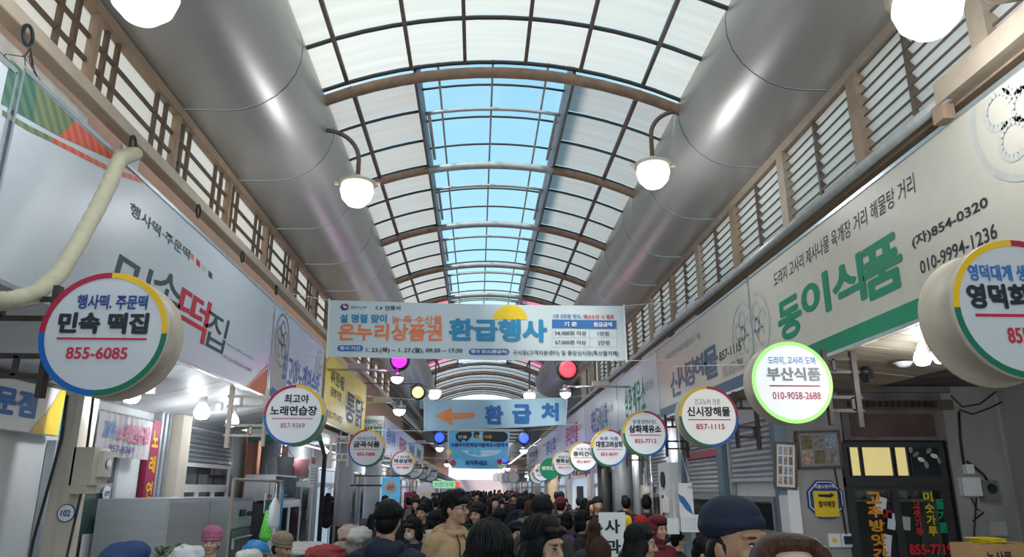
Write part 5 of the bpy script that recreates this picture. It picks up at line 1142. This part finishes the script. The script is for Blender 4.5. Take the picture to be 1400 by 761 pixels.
# ================================================================ PEOPLE
mat('skin', (.56, .33, .23), .5, 0, .05, 30); mat('skin_light', (.66, .43, .33), .5, 0, .05, 30); mat('skin_tan', (.42, .22, .13), .5, 0, .05, 30)
mat('hair_black', (.006, .006, .007), .42, 0, .5, 60, (3, 3, .15), bump=.35); mat('hair_brown', (.055, .022, .013), .42, 0, .5, 60, (3, 3, .15), bump=.35); mat('hair_grey', (.12, .12, .12), .5, 0, .4, 60, (3, 3, .15), bump=.35)
mat('lip', (.45, .12, .10), .45); mat('brow', (.02, .015, .012), .8); mat('eye_white', (.6, .58, .55), .3); mat('iris', (.01, .007, .005), .25)
for n_ in ('hair_black', 'hair_brown', 'hair_grey'):
    MATS[n_].node_tree.nodes['Principled BSDF'].inputs['Specular IOR Level'].default_value = .22
def cloth(n, c, b=.35): return mat('cloth_' + n, c, .8, 0, .12, 40, bump=b)
CL = {n: cloth(n, c) for n, c in dict(black=(.012, .012, .015), navy=(.008, .015, .038), charcoal=(.035, .035, .04), blue=(.02, .06, .17), beige=(.50, .33, .18), cream=(.55, .50, .42), grey=(.16, .16, .17), maroon=(.13, .01, .02), red=(.45, .015, .03), pink=(.50, .16, .27), olive=(.07, .07, .04), brown=(.09, .05, .03), white=(.62, .62, .62), khaki=(.30, .24, .16), denim=(.05, .08, .15), purple=(.12, .05, .14)).items()}
PIV = Vector((0, .015, 1.47))
def organic(prims, vox, name, m, smooth_it=3):
    """one continuous surface from overlapping ellipsoids ('e', centre, radii, rot) and tapered limbs ('c', p, rp, q, rq)"""
    mb = MB()
    for p in prims:
        if p[0] == 'e': mb.ell(p[1], p[2], p[3] if len(p) > 3 else None, 16, 12)
        else:
            a, b = Vector(p[1]), Vector(p[3]); mb.ell(a, p[2], None, 12, 8); mb.ell(b, p[4], None, 12, 8)
            d = b - a; mb.tube([a, b], [p[2], p[4]], 12)
    me = mb.mesh(name); o = bpy.data.objects.new('tmp', me); COL.objects.link(o)
    r = o.modifiers.new('r', 'REMESH'); r.mode = 'VOXEL'; r.voxel_size = vox
    s = o.modifiers.new('s', 'SMOOTH'); s.factor = .5; s.iterations = smooth_it
    ORG.append((o, me, name, m)); return len(ORG) - 1
ORG = []; PEND = []
def flush():
    """evaluate all pending remeshes at once"""
    bpy.context.view_layer.update(); dg = bpy.context.evaluated_depsgraph_get(); out = []
    for (o, me, name, m) in ORG:
        n = bpy.data.meshes.new_from_object(o.evaluated_get(dg)); n.name = name; n.materials.clear(); n.materials.append(m if not isinstance(m, str) else MATS[m])
        n.polygons.foreach_set('use_smooth', [True] * len(n.polygons)); out.append(n)
    for (o, me, name, m) in ORG: bpy.data.objects.remove(o); bpy.data.meshes.remove(me)
    for (idx, name, parent) in PEND: link(name, out[idx], parent)
    ORG.clear(); PEND.clear()
def X4(M, c): return tuple(M @ Vector(c))
def person(label, loc, rz, height=1.7, turn=0, nod=0, hair='short', hairm='hair_black', coat='black', skin='skin', pants='charcoal', hood=False, puffer=False, glasses=False,
           hat=None, hatm='navy', mask=False, seated=False, vox=.008, lean=0, scarf=None, group='shoppers in the arcade', hoodup=False, bag=None):
    t = thing('person', label, 'person', loc, rz, group); sc = height / 1.72; t.scale = (sc,) * 3
    dz = -.43 if seated else 0
    H = Matrix.Translation(PIV + Vector((0, 0, dz))) @ Euler((nod, 0, turn)).to_matrix().to_4x4() @ Matrix.Translation(-PIV)
    R3 = H.to_3x3()
    E = lambda c, r, rot=None: ('e', X4(H, c), r, R3 @ rot if rot else R3)
    B = lambda c, r, rot=None: ('e', (c[0], c[1], c[2] + dz), r, rot) if rot else ('e', (c[0], c[1], c[2] + dz), r)
    Cc_ = lambda p, a, q, b: ('c', (p[0], p[1], p[2] + dz), a, (q[0], q[1], q[2] + dz), b)
    def put(name, prims, vx, m, it=3): PEND.append((organic(prims, vx, name, m, it), name, t))
    # --- body: head, neck, trunk, arms and legs as one surface
    hd = [E((0, .012, 1.612), (.072, .090, .105)), E((0, -.018, 1.555), (.054, .066, .060)), E((0, -.062, 1.515), (.024, .022, .018)), ('c', X4(H, (0, -.078, 1.612)), .010, X4(H, (0, -.103, 1.573)), .0135),
          E((.014, -.092, 1.570), (.009, .010, .008)), E((-.014, -.092, 1.570), (.009, .010, .008)), E((0, -.066, 1.630), (.052, .018, .012)), E((.036, -.060, 1.572), (.026, .022, .026)), E((-.036, -.060, 1.572), (.026, .022, .026)),
          E((0, -.079, 1.543), (.024, .012, .007)), E((0, -.077, 1.531), (.020, .012, .007)), E((.076, .008, 1.59), (.009, .019, .030)), E((-.076, .008, 1.59), (.009, .019, .030)),
          E((.030, -.071, 1.603), (.016, .012, .009)), E((-.030, -.071, 1.603), (.016, .012, .009)),
          ('c', (0, .03, 1.40 + dz), .056, X4(H, (0, .02, 1.53)), .050)]
    if seated: leg = [Cc_((s * .1, 0, .9), .085, (s * .13, -.42, .93), .065) for s in (-1, 1)] + [('c', (s * .13, -.42, .50), .06, (s * .13, -.40, .08), .042) for s in (-1, 1)]
    else: leg = [Cc_((s * .09, .01, .88), .085, (s * .1, -.01, .48), .058) for s in (-1, 1)] + [Cc_((s * .1, -.01, .48), .055, (s * .11, .02, .09), .04) for s in (-1, 1)]
    arm = []
    for s in (-1, 1): arm += [Cc_((s * .17, .02, 1.36), .052, (s * .235, .05, 1.09), .042), Cc_((s * .235, .05, 1.09), .040, (s * .16, -.10, .96), .03)]
    put('body', hd + [B((0, .02, 1.24), (.155, .10, .17)), B((0, .02, 1.02), (.13, .095, .16)), B((0, .02, .90), (.15, .1, .1))] + arm + leg, vox, skin)
    # --- face details
    fx = MB()
    def fpart(name, cs, m, pm=None):
        mb = MB()
        for c, r in cs: mb.ell(X4(H, c), r, R3, 10, 7)
        return mb.build(name, m, t, True)
    if vox <= .009:
        for s in (-1, 1):
            e_ = fpart('eye', [((s * .030, -.0815, 1.603), (.0125, .006, .0042))], 'eye_white'); fpart('iris', [((s * .030, -.086, 1.603), (.0052, .0034, .0045))], 'iris').parent = e_
            fpart('eyebrow', [((s * .032, -.087, 1.624), (.019, .005, .0035))], 'brow'); fpart('eyelid', [((s * .030, -.082, 1.608), (.0145, .007, .0028))], 'brow')
        fpart('lips', [((0, -.0885, 1.5425), (.021, .006, .0042)), ((0, -.0865, 1.5345), (.017, .006, .0048))], 'lip') if not mask else None
    if mask: put('face_mask', [E((0, -.052, 1.555), (.060, .058, .048))], vox, CL['white'])
    if glasses:
        for s in (-1, 1):
            MB().tube([X4(H, (s * .034 + .024 * math.cos(a), -.100, 1.600 + .019 * math.sin(a))) for a in [2 * PI * i / 18 for i in range(19)]], .0018, 5).build('glasses_rim', 'dark_metal', t, True)
            MB().tube([X4(H, (s * .058, -.098, 1.605)), X4(H, (s * .079, .01, 1.605))], .0018, 5).build('glasses_temple', 'dark_metal', t)
        MB().tube([X4(H, (-.010, -.101, 1.604)), X4(H, (.010, -.101, 1.604))], .0018, 5).build('glasses_bridge', 'dark_metal', t)
    # --- hair
    hp_ = []
    if hair == 'swept':
        hp_ = [E((0, .050, 1.650), (.087, .082, .088)), E((0, .05, 1.60), (.080, .07, .088)), E((0, .075, 1.52), (.1, .05, .12))] + [E((s * .074, .020, 1.60), (.020, .050, .075)) for s in (-1, 1)] + [E((s * .088, .030, 1.50), (.028, .05, .10)) for s in (-1, 1)] + [E((0, -.002, 1.706), (.074, .062, .026))] + [E((s * .068, -.01, 1.665), (.022, .05, .045)) for s in (-1, 1)]
        put('hair', hp_, .009, hairm, 2)
    if hair in ('short', 'fringe', 'bob', 'long', 'part', 'bun'):
        hp_ = [E((0, .022, 1.645), (.084, .094, .088)), E((0, .048, 1.60), (.078, .072, .088)), E((.066, .022, 1.615), (.018, .050, .045)), E((-.066, .022, 1.615), (.018, .050, .045))]
        if hair in ('short', 'fringe'): hp_ += [E((x, -.055 - .012 * (1 - abs(x) / .05), 1.668 - .012 * (hair == 'fringe')), (.022, .030, .022 + .010 * (hair == 'fringe'))) for x in (-.045, -.02, .005, .03, .05)] + [E((.012, -.01, 1.715), (.06, .06, .03))]
        if hair == 'bob': hp_ += [E((s * .076, .012, 1.56), (.022, .055, .075)) for s in (-1, 1)] + [E((0, .06, 1.54), (.085, .055, .09))] + [E((x, -.062, 1.655), (.024, .026, .026)) for x in (-.045, -.015, .02, .048)]
        if hair in ('long', 'part'):
            hp_ += [E((s * .074, .005, 1.585), (.022, .060, .065)) for s in (-1, 1)] + [E((s * .080, .015, 1.50), (.028, .055, .10)) for s in (-1, 1)] + [E((s * .030, -.050, 1.678), (.042, .034, .022)) for s in (-1, 1)]
            hp_ += [E((0, .065, 1.53), (.095, .055, .12)), B((0, .115, 1.40), (.12, .05, .16)), B((0, .135, 1.28), (.10, .035, .12)), B((.1, .03, 1.40), (.035, .05, .12)), B((-.1, .03, 1.40), (.035, .05, .12))]
        if hair == 'bun': hp_ += [E((0, .12, 1.66), (.04, .04, .04))]
        if hat in ('beanie', 'cloche'): hp_ = [E((0, .045, 1.585), (.079, .062, .07)), E((.068, .022, 1.60), (.014, .040, .04)), E((-.068, .022, 1.60), (.014, .040, .04))]
        put('hair', hp_, max(vox, .009), hairm, 2)
        if vox < .0085 and not hat:      # loose locks over the cap of hair
            lk = MB(); rl = random.Random(len(label)); cen = Vector((0, .024, 1.640)); rad = Vector((.087, .098, .094))
            for q in range(210):
                az = rl.uniform(0, 2 * PI); fr = max(0, -math.sin(az))       # 1 = straight to the face
                side = abs(math.cos(az)); lo = 1.95 - .95 * fr - (.15 if hair == 'short' else 0)
                if hair in ('part', 'long', 'bob') and fr > .55: lo = .95
                p_ = []; st_ = rl.uniform(.05, .5); off = rl.uniform(1.0, 1.05); tw = rl.uniform(-.25, .25)
                for i in range(7):
                    ph = st_ + (lo - st_) * i / 6; a2 = az + tw * i / 6
                    p_.append(cen + Vector((rad.x * math.sin(ph) * math.cos(a2), rad.y * math.sin(ph) * math.sin(a2), rad.z * math.cos(ph))) * off)
                if hair in ('part', 'long', 'bob') and fr < .35:
                    e0 = p_[-1]; dn = (.26 if hair != 'bob' else .06) * rl.uniform(.7, 1.1)
                    for i in (1, 2, 3): p_.append(e0 + Vector((e0.x * .12 * i + rl.uniform(-.004, .004), .012 * i * max(0, math.sin(az)) + (.01 if side > .8 else 0), -dn * i / 3)))
                n_ = len(p_); lk.tube([H @ v for v in p_], [.0045 * (1 - .75 * abs(2 * i / (n_ - 1) - 1) ** 3) for i in range(n_)], 5, False)
            tag(lk.build('hair_locks', hairm, t, True), kind='stuff')
    if hat == 'beanie':
        put('beanie', [E((0, .024, 1.680), (.091, .101, .072)), E((0, .026, 1.665), (.094, .104, .055))], .009, CL[hatm]); put('beanie_cuff', [E((0, .022, 1.660), (.096, .107, .030)), E((0, .022, 1.672), (.096, .107, .032))], .009, CL[hatm])
    if hat == 'cloche':
        put('hat', [E((0, .02, 1.690), (.098, .108, .070)), E((0, .02, 1.655), (.102, .112, .050))], .009, CL[hatm]); put('hat_brim', [E((0, .008, 1.628), (.102, .114, .022))], .009, CL[hatm])
    if hoodup: put('hood_up', [E((0, .045, 1.63), (.115, .11, .125)), E((0, .07, 1.50), (.13, .11, .12)), E((0, -.01, 1.70), (.10, .09, .06))], .012, CL[coat])
    # --- clothes
    bx = 1.0
    if puffer:
        tor = []
        for k in range(8):
            z = .86 + k * .072; tor.append(B((0, .01, z), (.215 + .018 * math.sin(k * .5), .160 + .01 * math.sin(k * .5), .052)))
        tor += [B((0, .02, 1.1), (.20, .145, .28)), B((s * .13, .02, 1.38), (.1, .09, .05)) if 0 else B((0, .02, 1.385), (.2, .11, .05))]
        for s in (-1, 1):
            tor.append(Cc_((s * .17, .02, 1.36), .07, (s * .25, .04, 1.10), .06)); tor.append(Cc_((s * .25, .04, 1.10), .058, (s * .17, -.11, .96), .05))
            for k in range(5): f = k / 4; tor.append(B((s * (.19 + .075 * f), .02 + .03 * f, 1.37 - .29 * f), (.085 - .012 * f, .085 - .012 * f, .042)))
    else:
        tor = [B((0, .015, 1.25), (.205, .135, .165)), B((0, .015, 1.06), (.185, .135, .20)), B((0, .015, .90), (.195, .145, .16)), Cc_((-.15, .02, 1.375), .066, (.15, .02, 1.375), .066), B((0, .02, 1.42), (.09, .075, .05))]
        for s in (-1, 1): tor += [Cc_((s * .175, .02, 1.36), .070, (s * .25, .045, 1.09), .058), Cc_((s * .25, .045, 1.09), .056, (s * .165, -.10, .955), .047)]
    put('coat', tor, max(vox, .012), CL[coat], 2)
    ring_ = [(.078 * math.cos(a), .030 + .066 * math.sin(a), 1.435 + .012 * math.sin(a)) for a in [2 * PI * i / 10 for i in range(11)]]
    put('collar', [Cc_(ring_[i], .030, ring_[i + 1], .030) for i in range(10)], .012, CL[scarf or coat])
    if hood: put('hood', [B((0, .125, 1.41), (.125, .075, .085)), B((.09, .06, 1.43), (.05, .07, .05)), B((-.09, .06, 1.43), (.05, .07, .05))], .012, CL[coat])
    if coat in ('beige',):
        for s in (-1, 1): MB().tube([(s * .03, -.075, 1.42 + dz), (s * .035, -.125, 1.36 + dz), (s * .037, -.14, 1.22 + dz)], .006, 6).build('drawstring', 'ink', t, True)
    hl = [(p[0], p[1], p[2] * 1.22, p[3], p[4] * 1.35) for p in leg]; put('trousers', hl + [B((0, .02, .90), (.165, .12, .10))], .014, CL[pants])
    sh = MB(); 
    for s in (-1, 1):
        fy = -.40 if seated else .0
        MB().ell((s * .12, fy - .045, .045), (.05, .13, .045), None, 12, 8).build('shoe', 'ink', t, True)
    return t
def spot_at(px, py_top, Y, h, mode=None):  # standing position whose head top shows at the given height
    return at(px, 700, Y=Y).x, Y
def stand(px, Y): return (at(px, 700, Y=Y).x, Y, 0)
D_ = math.radians
# heights from the head top's pixel row
def hgt(px, py, Y): return at(px, py, Y=Y).z + .0
def P_(label, px, py, Y, rz, **k):
    h = hgt(px, py, Y); 
    if k.get('seated'): k['height'] = h / (1.735 - .43) * 1.72
    else: k['height'] = h / (1.735 + (.017 if k.get('hat') == 'beanie' else .025 if k.get('hat') else 0)) * 1.72
    return person(label, stand(px, Y), D_(rz), **k)
FR, BK = 0, 180
P_('man in a beige hoodie with round glasses looking right', 622, 669, 5.9, 35, turn=D_(25), hair='fringe', coat='beige', skin='skin', glasses=True, hood=True, vox=.007)
P_('person in a navy puffer jacket seen from behind, head bowed', 533, 683, 5.3, 165, nod=D_(-4), hair='short', coat='navy', puffer=True, hood=True)
P_('short person with a white face mask and bowl cut beside the navy puffer', 567, 706, 7.6, -30, turn=D_(-10), nod=D_(10), hair='bob', coat='navy', mask=True)
P_('dark haired person with a rounded crop seen from behind, low centre', 668, 708, 3.0, 200, turn=D_(-20), nod=D_(-6), hair='bob', coat='charcoal', hood=True, vox=.007)
P_('woman with long black hair looking down to the right, low centre', 738, 701, 3.5, 52, turn=D_(-6), nod=D_(12), hair='part', coat='black', vox=.006)
P_('tall man with thick black hair behind the long haired woman', 741, 677, 6.4, 178, hair='short', coat='charcoal')
P_('man in a brown coat half hidden between the dark crop and the tall man', 705, 712, 6.9, 30, hair='short', coat='grey')
P_('woman in a black coat in profile, left of the long dark hair', 796, 696, 8.4, 75, nod=D_(10), hair='bob', coat='black')
P_('person with long straight dark brown hair seen from behind', 815, 707, 7.0, 185, hair='long', hairm='hair_brown', coat='charcoal')
P_('woman bending her head beside the red cap', 848, 697, 8.2, 60, nod=D_(16), hair='bob', coat='black')
P_('person in a red knitted cap and dark jacket on the right', 874, 703, 8.8, -60, hat='beanie', hatm='red', coat='black')
P_('woman with long black hair in profile facing right, lower right', 872, 714, 4.9, 70, turn=D_(5), nod=D_(8), hair='part', coat='black', vox=.007)
P_('person in a maroon hood behind the lower right profile', 899, 706, 7.4, 30, hoodup=True, hair='short', coat='maroon')
P_('man bowing his head, striped pink collar, left of the navy beanie', 952, 729, 5.4, 60, nod=D_(26), hair='short', coat='charcoal', scarf='pink')
P_('man in a large navy beanie looking right, close to the camera', 1010, 675, 2.30, 12, turn=D_(14), nod=D_(-5), hat='beanie', hatm='navy', hair='short', coat='black', skin='skin_tan', vox=.006)
P_('brown haired person with a bare forehead, nearest at the bottom', 1078, 727, 1.75, -4, nod=D_(-6), hair='swept', hairm='hair_brown', coat='charcoal', skin='skin_light', vox=.006)
P_('elderly woman in a pink knitted hat before the steel cabinet', 293, 717, 6.5, 8, turn=D_(0), hat='cloche', hatm='pink', hair='short', hairm='hair_grey', coat='black', skin='skin_light', scarf='maroon', vox=.007)
P_('seated vendor in a beige knitted hat facing right', 387, 728, 8.2, 65, nod=D_(12), hat='cloche', hatm='khaki', hair='short', coat='black', seated=True, vox=.008)
P_('person in a blue hood at the lower left', 185, 745, 3.6, 120, hoodup=True, hair='short', coat='blue')
P_('person in a white quilted coat left of the beige hoodie', 594, 697, 9.5, 170, hair='bob', coat='cream', puffer=True, hood=True)
P_('dark coated man looking left just past the navy puffer', 577, 688, 10.5, -20, hair='short', coat='black')
P_('person with black cap of hair between the hoodie and the tall man, farther back', 683, 694, 9.5, 182, hair='short', coat='black')
P_('woman with black hair right behind the hoodie, face turned left', 652, 688, 9.0, -30, hair='bob', coat='brown')
P_('man in a black jacket at the far right of the middle crowd', 925, 726, 8.8, 100, hair='short', coat='black')
P_('woman in a purple jacket beside the black coated woman', 775, 700, 10.5, 150, hair='bob', coat='purple')
P_('dark dressed shopper between the navy puffer and the garlic bags', 520, 706, 9.6, 200, hair='short', coat='charcoal')
flush()
st = thing('stool', 'low round stool under the seated vendor', 'stool', (at(387, 700, Y=8.2).x, 8.22, 0)); MB().lathe([(0, .40), (.16, .40), (.16, .43), (0, .43)], n=20).build('seat', 'dark_metal', st)
for a in range(4): MB().tube([(.12 * math.cos(a * PI / 2), .12 * math.sin(a * PI / 2), .4), (.15 * math.cos(a * PI / 2), .15 * math.sin(a * PI / 2), 0)], .012, 6).build('leg', 'steel', st)
# goods held in the crowd
t = tag(MB().box(-.12, .12, -.005, .005, -.28, .28).build('placard', 'white', None), 'white hand lettered placard in the crowd beside the long dark hair', 'placard'); t.location = at(838, 745, Y=6.9); [lettering(ch, (-.07, .1 - .17 * i, .07, .22 - .17 * i), 'ink', t, -.008, .03) for i, ch in enumerate('사과')]; MB().tube([(0, .01, -.2), (0, .01, -1.2 )], .012, 6).build('stick', 'steel', t)
t = thing('balloon_toy', 'red and yellow bunch of packaged toys held up in the crowd', 'toy', tuple(at(855, 735, Y=7.3))); MB().ell((0, 0, .05), (.05, .04, .08)).build('red_piece', 'ring_red', t, True); MB().ell((.02, 0, .15), (.05, .04, .06)).build('yellow_piece', 'yellow', t, True); MB().tube([(0, 0, 0), (0, .02, -.35)], .01, 6).build('stick', 'white', t)
# --- distant crowd: a few body types, each then copied with its parts
protos = []
far = 'winter shoppers packed together far down the arcade'
LK = ['shopper in black coat', 'shopper in navy hooded coat', 'shopper in charcoal puffer', 'shopper with long black hair', 'shopper in grey coat', 'shopper in maroon knitted hat', 'shopper in black beanie', 'shopper in brown hooded coat']
ROW = [(13, 'first crowd row'), (14.5, 'second crowd row'), (16, 'third crowd row'), (18, 'near the yellow sign'), (21, 'just before the arrow banner'), (24, 'under the arrow banner'), (29, 'past the arrow banner'), (35, 'before the blue banners'), (42, 'under the blue banners'), (50, 'past the blue banners'), (60, 'far rows'), (99, 'farthest rows')]
SD = [(-1.3, 'left edge'), (-.5, 'left'), (.3, 'centre left'), (1.1, 'centre right'), (1.9, 'right'), (9, 'right edge')]
for i, k in enumerate((dict(hair='short', coat='black'), dict(hair='bob', coat='navy', hood=True), dict(hair='short', coat='charcoal', puffer=True), dict(hair='long', coat='black'), dict(hair='bob', hairm='hair_brown', coat='grey'), dict(hat='cloche', hatm='maroon', hair='short', coat='olive'), dict(hat='beanie', hatm='black', hair='short', coat='navy', puffer=True), dict(hair='short', coat='brown', hood=True))):
    protos.append(person(LK[i] + ', very front of the packed crowd', (-1.35 + .55 * i, 12.3 + (i % 2) * .5, 0), D_(180 if i % 3 else 10), vox=.018, height=1.62 + .02 * (i % 4), group=far, **k))
flush()
rnd = random.Random(3); placed = [(p.location.x, p.location.y) for p in protos]
Y = 11.6; n = 0
while Y < 70 and n < 170:
    for k in range(7):
        x = rnd.uniform(-1.4 if Y < 15 else -2.3, 2.6); y = Y + rnd.uniform(-.3, .3)
        if any(abs(x - a) < .56 and abs(y - b) < .5 for a, b in placed): continue
        placed.append((x, y)); pr_ = rnd.choice(protos[:5] * 3 + protos); r = D_(rnd.choice((0, 10, -15, 170, 180, 190, 195, 165)) + rnd.uniform(-15, 15))
        dup(pr_, (x, y, 0), r, label=LK[protos.index(pr_)] + ', %s, %s' % (next(b for a, b in ROW if y < a), next(b for a, b in SD if x < a)), scale=pr_.scale[0] * rnd.uniform(.93, 1.04)); n += 1
    Y += .55 + (Y - 11) * .035
